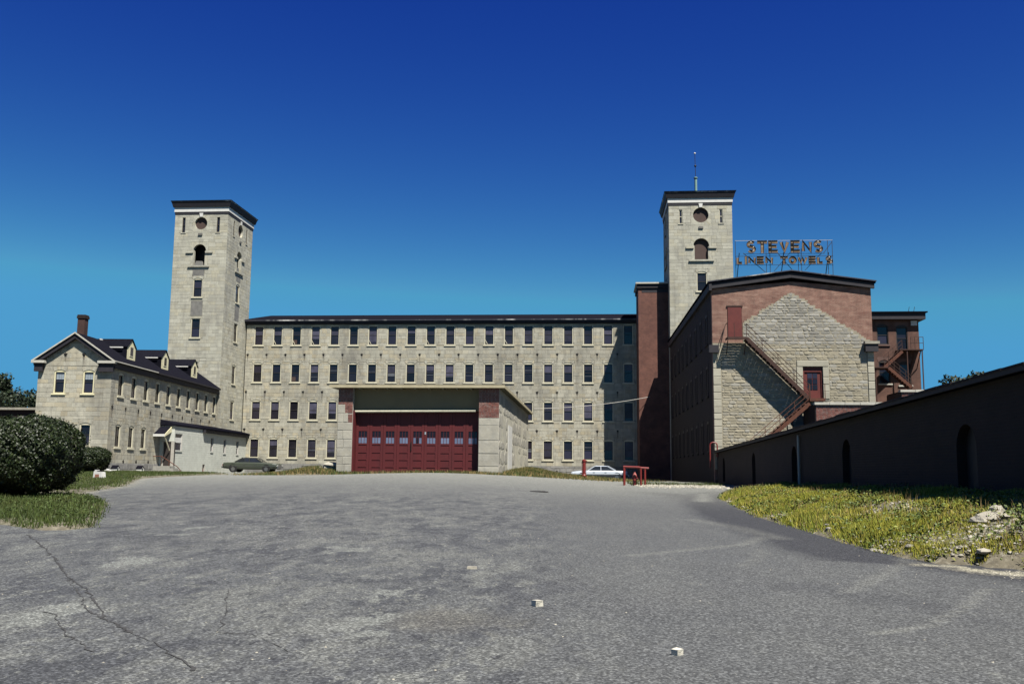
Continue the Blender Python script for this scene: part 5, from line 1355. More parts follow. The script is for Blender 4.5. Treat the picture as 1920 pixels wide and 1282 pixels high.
# ================================================================ parked cars
CHROME = M('chrome', (.55, .55, .56), (.45, .45, .46), 4, rough=.2, metal=.9)
TYRE = M('tyre', (.015, .015, .016), (.022, .022, .022), 8, rough=.9)
CARGLASS = M('car_glass', (.02, .024, .028), (.03, .034, .04), 2, rough=.05, spec=.6)
LAMP_R = M('tail_lamp', (.25, .01, .01), (.2, .01, .01), 4, rough=.3)
LAMP_W = M('head_lamp', (.75, .75, .72), (.7, .7, .68), 4, rough=.15, spec=.6)
def car(label, loc, rot, paint, roof_paint, lower=None, L=5.4, Wd=1.95):
    root = thing('parked_car', label, 'car', loc, rot, 'cars parked by the mill')
    hw = Wd/2
    st = [(-L/2, .50, .84, .86), (-L/2+.12, .38, .93, .95), (-1.7, .30, .97, 1.0), (-.9, .28, .98, 1.0), (.9, .28, .97, 1.0), (1.2, .28, .96, 1.0), (2.2, .32, .90, .99), (L/2-.12, .38, .85, .95), (L/2, .48, .78, .88)]
    b = MB(); n = 10
    for x, zl, zb, k in st:
        h_ = hw*k; zm = zl+(zb-zl)*.55
        b.v += [(x, -h_*.9, zl), (x, -h_*.985, zl+.12), (x, -h_, zm), (x, -h_*.975, zb-.10), (x, -h_*.90, zb), (x, h_*.90, zb), (x, h_*.975, zb-.10), (x, h_, zm), (x, h_*.985, zl+.12), (x, h_*.9, zl)]
    for i in range(len(st)-1):
        for k in range(n): b.f.append((i*n+k, i*n+(k+1) % n, (i+1)*n+(k+1) % n, (i+1)*n+k))
    b.f.append(tuple(range(n))); b.f.append(tuple((len(st)-1)*n+k for k in range(n-1, -1, -1)))
    body = b.build('body', paint, root, smooth=False)
    # greenhouse: base and roof outlines
    g = [(-1.55, .99, .80), (-.75, 1.40, .62), (.45, 1.41, .62), (1.15, .98, .80)]
    rf_ = MB(); rf_.hexa([(-.80, -.63, 1.375), (.50, -.63, 1.375), (.50, .63, 1.375), (-.80, .63, 1.375), (-.66, -.55, 1.43), (.36, -.55, 1.44), (.36, .55, 1.44), (-.66, .55, 1.43)]); rf_.build('roof', roof_paint, root)
    pil = MB()
    for s_ in (-1, 1):
        for (xa, xb, wd) in ((-1.52, -.76, .16), (1.12, .47, .07), (-.12, -.12, .07)): pil.bar((xa, s_*.80, .965), (xb, s_*.625, 1.385), .05, wd)
    pil.build('pillar', roof_paint, root)
    for s_ in (-1, 1):
        for xa, xb, xc, xd in ((-1.40, -.17, -.17, -.72), (-.07, 1.04, .42, -.07)):
            gq = MB().quad((xa, s_*.795, .98), (xb, s_*.795, .98), (xc, s_*.635, 1.375), (xd, s_*.635, 1.375)); gq.build('side_window', CARGLASS, root)
    MB().quad((1.12, -.76, .985), (1.12, .76, .985), (.49, .60, 1.385), (.49, -.60, 1.385)).build('windscreen', CARGLASS, root)
    MB().quad((-1.54, -.76, .99), (-1.54, .76, .99), (-.79, .60, 1.385), (-.79, -.60, 1.385)).build('rear_window', CARGLASS, root)
    MB().quad((-1.5, -.74, .95), (1.1, -.74, .95), (1.1, .74, .95), (-1.5, .74, .95)).build('interior', SASH, root)
    for x in (-1.62, 1.62):
        for s_ in (-1, 1):
            w_ = MB().tube([(x, s_*(hw-.20), .33), (x, s_*(hw-.005), .33)], .33, 18).build('wheel', TYRE, root)
            MB().tube([(x, s_*(hw-.02), .33), (x, s_*(hw+.006), .33)], .19, 14).build('rim', CHROME, w_)
            MB().tube([(x, s_*(hw-.3), .40), (x, s_*(hw-.008), .40)], .40, 18).build('wheel_arch', TYRE, root)
    for x, nm in ((L/2+.02, 'bumper'), (-L/2-.02, 'bumper')): MB().box(x-.06, x+.06, -hw*.95, hw*.95, .42, .58).build(nm, CHROME, root)
    for s_ in (-1, 1):
        MB().tube([(L/2-.02, s_*.70, .68), (L/2+.015, s_*.70, .68)], .085, 10).build('headlight', LAMP_W, root)
        MB().box(-L/2-.012, -L/2+.05, s_*.72-.14, s_*.72+.14, .64, .78).build('tail_light', LAMP_R, root)
        MB().box(-2.5, 2.5, s_*(hw+.004)-.008, s_*(hw+.004)+.008, .60, .625).build('side_trim', CHROME, root)
        for x in (-.55, .55): MB().box(x-.1, x+.1, s_*(hw+.0)-.015, s_*hw+.015, .78, .81).build('door_handle', CHROME, root)
    MB().box(L/2-.005, L/2+.012, -.56, .56, .60, .74).build('grille', CHROME, root)
    if lower:
        for s_ in (-1, 1): MB().box(-2.55, 2.5, s_*hw*.985-.012, s_*hw*.985+.012, .30, .56).build('lower_flank', lower, root)
    return root
GREEN = M('olive_car_paint', (.060, .072, .050), (.050, .060, .042), 2, rough=.35, spec=.5)
GREEN_D = M('dark_vinyl_top', (.018, .022, .018), (.024, .028, .022), 3, rough=.6)
PALE = M('pale_blue_car_paint', (.50, .55, .62), (.46, .51, .58), 2, rough=.3, spec=.5, k=.75)
NAVY = M('dark_flank_paint', (.025, .028, .038), (.03, .033, .045), 2, rough=.4)
def car_at(pxc, Y): p = at(pxc, 880, Y); return (p[0], Y, float(road(p[0], Y))+.005)
car('dark olive green sedan parked end on to the white block annex', car_at(473.5, 91.5), R(2), GREEN, GREEN_D)
car('pale blue sedan with dark flanks parked behind the red pipe barrier', car_at(1124, 93.0), R(181), PALE, PALE, NAVY)

# ================================================================ red hydrant, pipe barrier, post and pipe loop
def at_ground(px, Y): p = at(px, 890, Y); return (p[0], Y, float(ground(p[0], Y)))
bp = at_ground(1190, 52.5); br = thing('pipe_barrier', 'red pipe barrier with a long curved top rail guarding the hydrant', 'barrier', bp)
bl = at(1170, 890, 52.5)[0]-bp[0]; brr = at(1203, 890, 52.5)[0]-bp[0]; be = at(1216, 890, 52.5)[0]-bp[0]
for x, y in ((bl, -.1), (brr-.05, -.2), (brr+.2, .35), (bl+.05, .75)): MB().tube([(x, y, -.3), (x, y, 1.04)], .055, 10).build('post', RED, br)
MB().tube([(bl-.04, -.1, 1.07), (brr*.5, -.17, 1.05), (brr-.05, -.2, 1.02), (be, -.1, 1.0)], .06, 10).build('top_rail', RED, br)
MB().tube([(bl, -.1, 1.06), (bl+.05, .75, 1.06), (brr+.2, .37, 1.0)], .05, 8).build('back_rail', RED, br)
hp_ = at_ground(1190.5, 52.4); hy = thing('fire_hydrant', 'small red fire hydrant with a pale pointed cap inside the barrier', 'hydrant', (hp_[0], 52.7, hp_[2]))
MB().lathe([(.15, -.1), (.15, .04), (.105, .06), (.105, .50), (.13, .51), (.13, .57), (.115, .58)], n=16).build('barrel', RED, hy, smooth=False)
MB().lathe([(.115, .581), (.10, .66), (.05, .74), (.045, .80), (.03, .80)], n=16).build('bonnet', M('faded_red', (.42, .12, .10), (.36, .09, .08), 6, rough=.6), hy)
for s_ in (-1, 1): MB().tube([(s_*.08, 0, .44), (s_*.19, 0, .44)], .05, 10).build('outlet', RED, hy)
MB().tube([(0, -.08, .38), (0, -.20, .38)], .065, 10).build('outlet', RED, hy)
pp = at_ground(1095, 66); pp = (pp[0], 66, pp[2]-.1); po = thing('indicator_post', 'slim red notched post standing before the pale parked car', 'post', pp)
MB().lathe([(.17, 0), (.16, .35), (.12, .40), (.11, 1.25), (.14, 1.27), (.14, 1.36), (.05, 1.42)], n=12).build('post', RED, po)
for k in range(6): MB().box(-.17, .17, -.045, .045, .45+k*.13, .50+k*.13).build('notch_ring', RED, po)
MB().box(-.1, .22, -.04, .04, 1.28, 1.34).build('handle', RED, po)
q = at(1338, 848, 63.4); lp = thing('red_pipe_loop', 'bent red pipe loop rising by the corner of the gabled wing', 'pipe', (q[0], 63.4, q[2]-.4))
xa, xb = at(1331.5, 850, 63.4)[0]-q[0], at(1345, 850, 63.4)[0]-q[0]; zt2 = at(1338, 829, 63.4)[2]-q[2]+.4
MB().tube([(xa, 0, -.6), (xa, 0, zt2-.2)]+[(xa+(xb-xa)*(1-math.cos(R(a)))/2, 0, zt2-.2+.2*math.sin(R(a))) for a in range(20, 181, 20)]+[(xb, 0, .1)], .045, 8).build('pipe', RED, lp)
MB().tube([(xb, 0, .25), (xb, 0, .12)], .075, 8).build('flange', RED, lp)

# cable across the yard
c0 = at(1001, 766, 85.5); c1 = at(1219, 743.5, 95.1)
pts = [tuple(np.array(c0)*(1-t)+np.array(c1)*t-np.array([0, 0, 1.0*t*(1-t)])) for t in np.linspace(0, 1, 14)]
tag(MB().tube(pts, .028, 6).build('overhead_cable', CABLE), 'thin pale cable strung from the garage to the brick stair block', 'cable')

# manhole cover on the drive
mx, my = ground_px(1008, 921.5); mz = float(road(mx, my))
mh = thing('manhole_cover', 'dark round iron cover set in the asphalt before the garage', 'manhole', (mx, my, mz))
MB().lathe([(.42, -.05), (.42, .012), (.40, .012)], n=24).build('ring', IRON, mh)
cv = MB().lathe([(.385, -.05), (.385, .015)], n=24).build('cover', IRON, mh)
for k in range(5): MB().box(-.3, .3, -.26+k*.12, -.22+k*.12, .0152, .022).build('rib', IRON, cv)

# cellar hatches, white block and slabs by the stone house
for px_, lab in ((216.5, 'small white cellar hood nearest the clipped round shrub'), (263, 'small white cellar hood nearer the porch steps')):
    p = HF.hit(px_, 872, 0, .3); wl_ = T((lc[0], LY, GZ), LROT, (.08, p[1], 0)); gzz = float(ground(wl_[0]+.3, wl_[1]))
    ct2 = thing('cellar_hood', lab, 'hood', (wl_[0], wl_[1], gzz), LROT, 'cellar hoods along the stone house')
    b = MB(); b.box(0, .55, .22, .30, -.1, .42); b.box(0, .55, -.30, -.22, -.1, .42); b.box(.0, .05, -.22, .22, -.1, .42); b.build('box', WHITE, ct2)
    b = MB(); b.px([(-.35, .38), (-.35, .43), (0, .66), (.35, .43), (.35, .38), (0, .60)], -.02, .57); b.build('hood', SLATE, ct2)
    ct2.scale = (.8, .8, .9)
    b = MB(); b.px([(-.22, .42), (.22, .42), (0, .57)], .50, .54); b.build('gable', WHITE, ct2)
wx_, wy_ = ground_px(186, 900); wb = thing('white_block', 'white painted block with a reddish mark lying on the lawn', 'block', (wx_, wy_, float(ground(wx_, wy_))), R(-12))
b = MB(); b.hexa([(-.26, -.16, -.02), (.26, -.16, -.02), (.26, .16, -.02), (-.26, .16, -.02), (-.24, -.14, .34), (.22, -.14, .30), (.22, .14, .30), (-.24, .14, .34)]); b.build('body', WHITE, wb)
MB().box(-.22, -.10, -.10, .10, .342, .41).build('lug', WHITE, wb); MB().box(-.07, .16, -.10, .10, .322, .37).build('cavity', IRON, wb)
MB().box(-.13, .10, -.170, -.150, .03, .19).build('mark', M('brick_mark', (.45, .20, .13), (.3, .14, .1), 12), wb)

# far pale roofed shed beyond the lawn
fs = at(20, 770, 118); shed = thing('flat_shed', 'low dark shed with a pale flat roof seen past the house corner', 'building', (fs[0], 118, GZ))
zt_ = at(45, 764, 118)[2]-GZ; xr_ = at(85, 764, 118)[0]-fs[0]
MB().box(-30, xr_, 0, 12, 0, zt_-.3).build('wall', M('dark_red_board', (.035, .014, .014), (.02, .01, .01), 2), shed)
MB().box(-30.3, xr_+.3, -.4, 12.3, zt_-.298, zt_).build('roof', ROCK, shed)
MB().box(xr_-3.4, xr_-.4, -.05, .05, zt_-1.6, zt_-1.1).build('vent', CONC, shed)

# ================================================================ loose stones
def rock_mesh(seed, m, n=8, flat=.7):
    rnd = random.Random(seed); b = MB(); rows = 6
    for i in range(rows+1):
        th = math.pi*i/rows
        for k in range(n):
            a = 2*math.pi*k/n; r = .5*(1+rnd.uniform(-.16, .16))
            b.v.append((r*math.sin(th)*math.cos(a)*rnd.uniform(.9, 1.1), r*math.sin(th)*math.sin(a), r*math.cos(th)*flat))
    for i in range(rows):
        for k in range(n): b.f.append((i*n+k, (i+1)*n+k, (i+1)*n+(k+1) % n, i*n+(k+1) % n))
    return b
ROCKS = [rock_mesh(s, ROCK).mesh('stone', ROCK) for s in range(6)]
def rock(name, label, px, py, size, me=None, group=None, zoff=.0, rot=None, surf=road):
    x, y = ground_px(px, py); z = float(surf(x, y))
    o = put(name, me or random.choice(ROCKS), None, (x, y, z+size[2]*.5*.5+zoff), rot if rot is not None else random.uniform(0, 6), size)
    return tag(o, label, 'stone', group)
def brickbat(seed, under=0):
    rnd = random.Random(seed); b = MB(); j = lambda: rnd.uniform(-.07, .07); u = .5-.22*under
    b.hexa([(-u+j(), -u+j(), -.5), (.5+j(), -u+j(), -.5), (.5+j(), .5+j(), -.5), (-u+j(), .5+j(), -.5), (-.42+j(), -.42+j(), .42+j()), (.42+j(), -.42+j(), .45+j()), (.42+j(), .42+j(), .42+j()), (-.42+j(), .42+j(), .45+j())])
    me = b.mesh('stone', ROCK_W if under else ROCK); return me
rock('stone', 'squarish pale stone lying alone in the middle of the drive', 1007, 1143, (.115, .10, .10), brickbat(1, 1), rot=.75)
rock('stone', 'squarish pale stone lying nearest the camera on the drive', 1270, 1232, (.095, .08, .075), brickbat(2, 1), rot=.85)
rock('stone', 'flat brownish stone chip on the drive left of the pale stones', 885, 1069, (.15, .09, .05), brickbat(3), rot=.2)
for px, py, s_, lab in ((1834, 939, .42, 'rounded pale boulder at the left of the heap by the dark wall'), (1858, 945, .55, 'broad flat pale boulder in the middle of the heap by the dark wall'),
                   (1883, 942, .45, 'pale boulder at the right end of the heap by the dark wall'), (1868, 936, .40, 'pale boulder at the top of the heap by the dark wall')):
    x = at(px, py, 17.2)[0]; y = 17.2 if px != 1868 else 17.9
    y -= .35; x = at(px, py, y)[0]
    tag(put('boulder', random.choice(ROCKS), None, (x, y, float(ground(x, y))+.02), random.uniform(0, 3), (s_, s_*.7, s_*.62)), lab, 'boulder')
x, y = ground_px(1843, 1016); x = at(1843, 1013, 15.3)[0]; y = 15.3
tag(put('boulder', ROCKS[2], None, (x, y, float(ground(x, y))-.01), 1.0, (.30, .2, .13)), 'flat pale boulder half sunk in the verge grass', 'boulder')
SLABS = [brickbat(s) for s in (11, 12, 13, 14)]
for (px, dx, dz, sx, sy_, sz, rt, lab) in ((628, 0, .55, 1.35, .9, .16, .1, 'tilted broken concrete slab on top of the pile left of the garage'), (617, 0, .22, .9, .7, .4, .5, 'pale broken block under the tilted slab left of the garage'),
                   (640, 0, .25, .6, .6, .42, 1.0, 'pale broken block at the garage end of the rubble pile'), (605, 0, .08, .5, .5, .3, .2, 'low pale broken block at the grassy end of the rubble pile')):
    p = at(px, 875, 60.9); o = put('broken_slab', SLABS[int(px) % 4], None, (p[0], 60.9, float(ground(p[0], 60.9))+dz*.9), (.08, .12 if sx > 1 else 0, rt), (sx, sy_, sz)); tag(o, lab, 'slab', None)
o = None
for px, py, sx, sz, lab in ((189, 879, .35, .18, 'low white slab fragment beside the round shrub'), (199, 877, .75, .12, 'long white slab leaning beside the round shrub')):
    p = at(px, py, 65.5); o = put('white_slab', SLABS[0], None, (p[0], 65.5, float(ground(p[0], 65.5))+.15), (0, .25, .2), (sx, .4, sz)); o.data = o.data.copy(); o.data.materials[0] = WHITE; tag(o, lab, 'slab')
# pale stones lining the verge
rnd = random.Random(3); i = 0
for k in range(34):
    Y = 13.8+(k/34)**1.25*22+rnd.uniform(-.2, .2); X = float(Xe(Y))+rnd.uniform(-.02, .40)
    s_ = rnd.uniform(.06, .15)
    tag(put('edge_stone', rnd.choice(ROCKS), None, (X, Y, float(ground(X, Y))+s_*.02), rnd.uniform(0, 6), (s_*1.3, s_, s_*.8)), 'pale fist-sized stone lining the edge of the right verge', 'stone', 'pale stones lining the right verge')
# ================================================================ vegetation
def leaves(name, C, N, size, m, parent=None, aspect=.55, jitter=.6):
    """C centres (n,3), N outward normals (n,3): one rhombus leaf each"""
    n = len(C); a = rng.normal(size=(n, 3)); nn = N+rng.normal(size=(n, 3))*jitter; nn /= np.linalg.norm(nn, axis=1)[:, None]
    e = np.cross(nn, a); e /= np.linalg.norm(e, axis=1)[:, None]; g = np.cross(nn, e)
    s = (size*rng.uniform(.6, 1.3, n))[:, None]
    V = np.stack([C-e*s, C-g*s*aspect+nn*s*.12, C+e*s, C+g*s*aspect+nn*s*.12], 1).reshape(-1, 3)
    F = np.arange(4*n).reshape(n, 4)
    return put(name, np_mesh(name, V, F, m), parent)

def shrub(label, px, py_top, Y, rx, ry, n, leaf, group=None, base=None):
    p = at(px, py_top, Y); gz_ = float(ground(p[0], Y)) if base is None else base
    h = p[2]-gz_; root = thing('clipped_shrub', label, 'shrub', (p[0], Y, gz_), 0, group)
    u = rng.normal(size=(n, 3)); u /= np.linalg.norm(u, axis=1)[:, None]
    # superellipsoid: broad shoulders, tucked-in skirt
    ex = .78; q = np.sign(u)*np.abs(u)**ex; q /= (np.abs(q)**2.5).sum(1)[:, None]**(1/2.5)
    lump = 1+.05*np.sin(q[:, 0]*7+q[:, 2]*5)+.03*np.sin(q[:, 1]*9-q[:, 2]*6+1)+.025*np.sin(q[:, 0]*15+q[:, 1]*13+q[:, 2]*17)
    rad = lump*np.where(rng.random(n) < .8, rng.uniform(.93, 1.0, n), rng.uniform(.80, 1.07, n))
    zz = q[:, 2]; skirt = np.where(zz < -.25, 1-.14*(-.25-zz)**1.2, 1.0)
    C = np.stack([q[:, 0]*rx*rad*skirt, q[:, 1]*ry*rad*skirt, h*.51+zz*h*.49*rad+.0], 1)
    N = np.stack([q[:, 0]/rx, q[:, 1]/ry, zz/(h*.46)], 1); N /= np.linalg.norm(N, axis=1)[:, None]
    leaves('foliage', C, N, leaf, LEAF, root)
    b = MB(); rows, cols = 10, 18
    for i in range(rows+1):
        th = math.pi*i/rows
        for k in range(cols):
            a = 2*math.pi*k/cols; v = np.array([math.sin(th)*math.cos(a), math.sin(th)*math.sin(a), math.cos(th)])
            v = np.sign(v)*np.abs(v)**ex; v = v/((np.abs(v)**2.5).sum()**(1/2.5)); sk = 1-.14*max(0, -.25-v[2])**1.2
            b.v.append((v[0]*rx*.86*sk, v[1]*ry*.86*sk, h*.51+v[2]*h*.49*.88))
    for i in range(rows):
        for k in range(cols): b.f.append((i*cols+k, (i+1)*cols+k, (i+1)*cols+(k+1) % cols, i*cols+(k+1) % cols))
    b.build('shade_core', CORE, root, smooth=True)  # dark shell paints the shade inside the foliage
    for k in range(5):
        a = k*1.3; MB().tube([(.15*math.cos(a), .15*math.sin(a), -.1), (.5*math.cos(a), .5*math.sin(a), h*.35)], [.04, .02], 6).build('stem', BARK, root)
    return root
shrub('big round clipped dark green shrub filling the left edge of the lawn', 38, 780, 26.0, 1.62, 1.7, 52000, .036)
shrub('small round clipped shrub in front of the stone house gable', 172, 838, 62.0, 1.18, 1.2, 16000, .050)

def tree(label, px, py_top, Y, spread, n, leaf, seed, group):
    p = at(px, py_top, Y); gz_ = GZ-.4; h = p[2]-gz_; r = np.random.default_rng(seed); root = thing('leafy_tree', label, 'tree', (p[0], Y, gz_), 0, group)
    MB().tube([(0, 0, 0), (.1, .05, h*.3), (-.05, .1, h*.62), (.0, 0, h*.9)], [.34, .26, .15, .05], 8).build('trunk', BARK, root)
    C = []
    for k in range(13):
        t = r.uniform(.28, .93); a = r.uniform(0, 6.28); d = spread*(1.1-t)*r.uniform(.4, 1.0)+.2
        c = np.array([d*math.cos(a), d*math.sin(a), h*t]); C.append((c, r.uniform(.28, .48)*spread*(1.15-t*.5)))
        MB().tube([(0, 0, h*t*.7), tuple(c*np.array([.5, .5, .9])), tuple(c)], [.09, .06, .02], 5).build('limb', BARK, root)
    C.append((np.array([0, 0, h-.5*spread*.4]), spread*.42))
    pts = []; nr = []
    for c, rr in C:
        m = int(n/len(C)); u = r.normal(size=(m, 3)); u /= np.linalg.norm(u, axis=1)[:, None]
        q = u*rr*(r.uniform(.35, 1.0, m)**.5)[:, None]*(1+.25*np.sin(u[:, :1]*6+u[:, 2:]*5)); q[:, 2] *= .8
        pts.append(c+q); nr.append(u)
    leaves('crown', np.concatenate(pts), np.concatenate(nr), leaf, LEAF_D, root, .6, .9)
    return root
for i, (px, py, Y, s_, lab) in enumerate(((4, 704, 128, 3.4, 'tall dark tree at the far left edge of the photo'), (-30, 722, 132, 5.0, 'dark tree cut off by the left edge of the photo'),
        (26, 734, 140, 4.6, 'dark leafy tree just right of the tall left one'), (48, 737, 144, 4.4, 'broad dark tree in the middle of the left treeline'), (72, 738, 138, 4.8, 'dark tree half hidden by the stone house corner'), (14, 742, 125, 3.6, 'lower dark tree in front of the left treeline'))):
    tree(lab, px, py, Y, s_, 5200, .24, 20+i, 'trees behind the stone house')
for i, (px, py, Y, s_, lab) in enumerate(((1782, 708, 84, 1.9, 'small dark treetop peeping over the low brick building roof'), (1832, 701, 86, 1.7, 'rightmost dark treetop peeping over the low brick building roof'), (1808, 711, 88, 1.8, 'dark treetop between two others above the low brick roof'))):
    tree(lab, px, py, Y, s_, 2600, .16, 40+i, 'treetops over the low brick building')

# ---------------------------------------------------------------- grass and weeds
def grass(name, label, X, Y, h, m, lean=.7, wd=.0045):
    n = len(X); Z = ground(X, Y)-.015; a = rng.uniform(0, 6.283, n); hh = h*rng.uniform(.45, 1.25, n)
    lx = np.cos(a)*hh*rng.uniform(0, lean, n); ly = np.sin(a)*hh*rng.uniform(0, lean, n)
    b = rng.uniform(0, 6.283, n); ww = wd*(1+Y/16)*rng.uniform(.7, 1.4, n); bx, by = np.cos(b)*ww, np.sin(b)*ww
    V = np.stack([np.stack([X-bx, Y-by, Z], 1), np.stack([X+bx, Y+by, Z], 1), np.stack([X+lx, Y+ly, Z+hh], 1)], 1).reshape(-1, 3)
    o = put(name, np_mesh(name, V, np.arange(3*n).reshape(n, 3), m)); return tag(o, label, 'grass', kind='stuff')

def sample(n, x0, x1, y0, y1, pw=1.3):
    u = rng.random(n); a, b = y0**(1-pw), y1**(1-pw); Y = (a+(b-a)*u)**(1/(1-pw)); return rng.uniform(x0, x1, n), Y
# right verge
X, Y = sample(420000, 3.5, 9.5, 11.5, 50)
d = X-Xe(Y); nz = vnoise(X, Y, 1.1, 2)+.6*vnoise(X, Y, 3.1, 5)
bare = np.exp(-((X-7.0)/.55)**2-((Y-16.6)/1.3)**2)*1.6+.9*np.exp(-((X-6.5)/.7)**2-((Y-21)/2.0)**2)
k = (d > -.05+.22*rng.random(len(X))+.10*vnoise(X, Y, 5.0, 8)) & (X < Xw(Y)+.05) & (rng.random(len(X)) < np.clip(.92+.6*nz-bare*1.4-.35*np.exp(-(d/.30)**2), .06, 1))
hh = .105+.075*np.clip(vnoise(X[k], Y[k], .8, 3), -.6, 1)
grass('verge_grass', 'yellow green rough grass on the bank beside the low brick building', X[k], Y[k], hh, GRASS)
# broad-leaved weeds and dry stalks among it
STRAW = M('dry_stalk', (.30, .22, .09), (.22, .15, .06), 2, vary=.3, k=.8)
WEED = M('weed_leaf', (.075, .105, .018), (.045, .07, .014), 2, vary=.4, rough=.6, c3=(.13, .14, .02), k=1.1)
X2, Y2 = sample(9000, 4.0, 9.5, 12, 48); d2 = X2-Xe(Y2); k2 = (d2 > .1) & (X2 < Xw(Y2)) & (vnoise(X2, Y2, .9, 11) > -.1)
grass('dry_stalks', 'dry straw coloured stalks standing in the verge grass', X2[k2], Y2[k2], np.full(k2.sum(), .22), STRAW, .5, .003)
cx, cy = sample(260, 4.2, 9.0, 12.5, 45); q = rng.integers(0, len(cx), 15000); X3 = cx[q]+rng.normal(0, .14, 15000); Y3 = cy[q]+rng.normal(0, .16, 15000)
d3 = X3-Xe(Y3); k3 = (d3 > -.02) & (X3 < Xw(Y3)); X3, Y3 = X3[k3], Y3[k3]
tag(leaves('verge_weeds', np.stack([X3, Y3, ground(X3, Y3)+rng.uniform(.02, .16, len(X3))], 1), np.tile([0, 0, 1.0], (len(X3), 1)), .035, WEED, None, .5, .7), 'low broad-leaved weeds in patches on the right verge', 'weeds', kind='stuff')
# left lawn, rough rim
X, Y = sample(420000, -40, -5, 17, 69, 1.3)
s_ = sd_poly(X, Y, _LP); nz = vnoise(X, Y, 1.3, 4)
k = (s_ > -.08+.25*rng.random(len(X))+.12*vnoise(X, Y, 4.0, 9)) & (rng.random(len(X)) < np.clip(.9+.4*nz, .2, 1)) & ((s_ > .5) | (rng.random(len(X)) < .7)) & (X > -44)
gx0 = ground_px(140, 926)
bald = np.hypot((X-gx0[0])/1.6, (Y-gx0[1])/2.2); k &= (bald > 1) | (rng.random(len(X)) < .25)
hh = np.where(Y[k] < 26, .15+.06*vnoise(X[k], Y[k], 1.5, 6), .10)
grass('lawn_grass', 'green lawn and rough grass around the clipped shrubs', X[k], Y[k], hh, GRASS_G)
WEED_G = M('lawn_weed_leaf', (.06, .09, .014), (.035, .06, .010), 2, vary=.35, rough=.7, k=.8)
cx, cy = sample(240, -16, -5.5, 18, 50, 1.3); q = rng.integers(0, len(cx), 12000); X3 = cx[q]+rng.normal(0, .2, 12000); Y3 = cy[q]+rng.normal(0, .25, 12000)
k3 = sd_poly(X3, Y3, _LP) > -.05; X3, Y3 = X3[k3], Y3[k3]
tag(leaves('lawn_weeds', np.stack([X3, Y3, ground(X3, Y3)+rng.uniform(.02, .15, len(X3))], 1), np.tile([0, 0, 1.0], (len(X3), 1)), .032, WEED_G, None, .5, .7), 'low broad-leaved weeds in the rough lawn edge', 'weeds', kind='stuff')
# weeds round the garage and along wall feet
ws_x = []; ws_y = []
def spot(cx, cy, sx, sy_, n): ws_x.append(rng.normal(cx, sx, n)); ws_y.append(rng.normal(cy, sy_, n))
for cx, cy, sx, sy_, n in ((-4.0, 65, 1.1, 3.0, 15000), (-1.6, 67, 1.6, 3.0, 7000), (1.2, 69, 1.6, 3.0, 2500), (-17.6, 60.6, 1.5, .8, 9000), (-20.5, 61.5, 1.2, .8, 3000), (-7.2, 59.4, .9, .25, 1300), (-13, 59.3, 2.6, .18, 1300), (-9, 59.3, 1.8, .18, 1000)): spot(cx, cy, sx, sy_, n)
X = np.concatenate(ws_x); Y = np.concatenate(ws_y)
k = ~((X > GF.o[0]-.05) & (X < GF.o[0]+GW+.05) & (Y > YG-.02)); k &= Y > 58.4
X, Y = X[k], Y[k]
u_ = rng.random(len(X))+.35*vnoise(X, Y, .9, 3) < .55
grass('garage_weeds', 'straggly green weeds around the garage foot', X[u_], Y[u_], np.full(u_.sum(), .26), GRASS_G, .6)
grass('dry_weeds', 'straw coloured dead weeds around the garage foot', X[~u_], Y[~u_], np.full((~u_).sum(), .24), STRAW, .6)
X = rng.uniform(-33, -20, 2600); Y = 99.2+rng.normal(0, .35, 2600)
X = np.concatenate([X, rng.uniform(2.0, 7.6, 2600)]); Y = np.concatenate([Y, 56+rng.normal(0, 1.6, 2600)])
grass('yard_weeds', 'thin weeds along the wall feet of the mill yard', X, Y, np.full(len(X), .22), GRASS_G, .6)

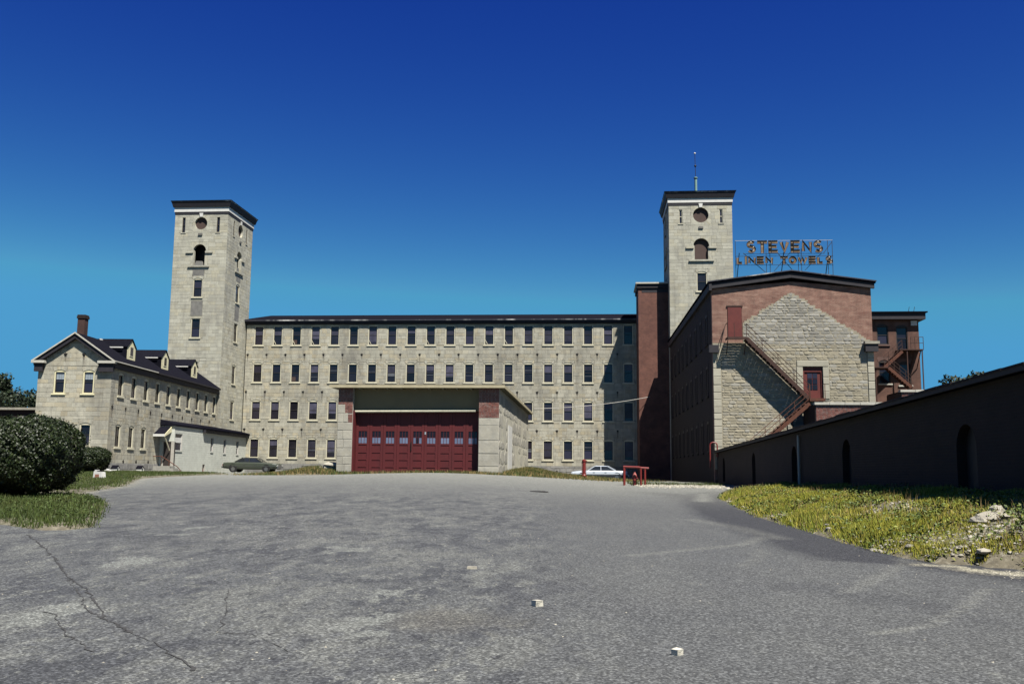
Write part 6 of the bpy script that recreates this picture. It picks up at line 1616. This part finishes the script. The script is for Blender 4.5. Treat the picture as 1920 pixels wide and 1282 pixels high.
# ---------------------------------------------------------------- gravel on the verge and its apron
def pebbles(name, label, X, Y, size, m, surf):
    base = np.array([(-1, -1, 0), (1, -1, 0), (1, 1, 0), (-1, 1, 0), (-.6, -.6, .8), (.6, -.6, .8), (.6, .6, .8), (-.6, .6, .8)], float)*.5
    fc = np.array([(4, 5, 6, 7), (0, 1, 5, 4), (1, 2, 6, 5), (2, 3, 7, 6), (3, 0, 4, 7)]); n = len(X)
    a = rng.uniform(0, 6.28, n); s = size*rng.uniform(.5, 1.6, n); P = base[None]+rng.uniform(-.12, .12, (n, 8, 3)); P = P*s[:, None, None]
    c, d = np.cos(a)[:, None], np.sin(a)[:, None]
    V = np.stack([P[..., 0]*c-P[..., 1]*d*.8+X[:, None], P[..., 0]*d+P[..., 1]*c*.8+Y[:, None], P[..., 2]*.8+surf(X, Y)[:, None]], 2).reshape(-1, 3)
    F = (fc[None]+8*np.arange(n)[:, None, None]).reshape(-1, 4)
    return tag(put(name, np_mesh(name, V, F, m)), label, 'gravel', kind='stuff')
X, Y = sample(15000, 4.0, 9.0, 11.5, 44, 1.3); d = X-Xe(Y)
bare = np.exp(-((X-7.0)/.7)**2-((Y-16.6)/1.6)**2)*1.6+.8*np.exp(-((X-6.5)/.7)**2-((Y-21)/2.0)**2)
k = (d > .0) & (X < Xw(Y)) & (rng.random(len(X)) < .10+.5*np.exp(-(d/.35)**2)+.5*bare+.40*(vnoise(X, Y, 1.1, 2)+.6*vnoise(X, Y, 3.1, 5) < -.35)+.6*(Y < 15)*(d < .9))
pebbles('verge_gravel', 'pale gravel and chips scattered through the verge grass', X[k], Y[k], .045, ROCK, ground)
X = rng.uniform(4.0, 10, 5200); Y = rng.uniform(10.5, 14.6, 5200); d = X-Xe(Y)
k = (d > -1.2) & (d < .1) & (rng.random(len(X)) < np.clip(1.1+d, 0, 1))
pebbles('apron_gravel', 'pale sandy gravel spilled on the asphalt at the verge end', X[k], Y[k], .022, ROCK, lambda x, y: road(x, y)+.004)
X = rng.uniform(-8, 6, 260); Y = 6+20*rng.random(260)**1.5
pebbles('drive_grit', 'tiny stones strewn over the asphalt drive', X, Y, .014, ROCK, lambda x, y: road(x, y)+.004)
X = rng.uniform(2.2, 8, 1500); Y = 53+rng.normal(0, 1.4, 1500)
pebbles('yard_gravel', 'pale rubble strip at the foot of the pipe barrier', X, Y, .10, ROCK, lambda x, y: np.maximum(road(x, y), ground(x, y)))
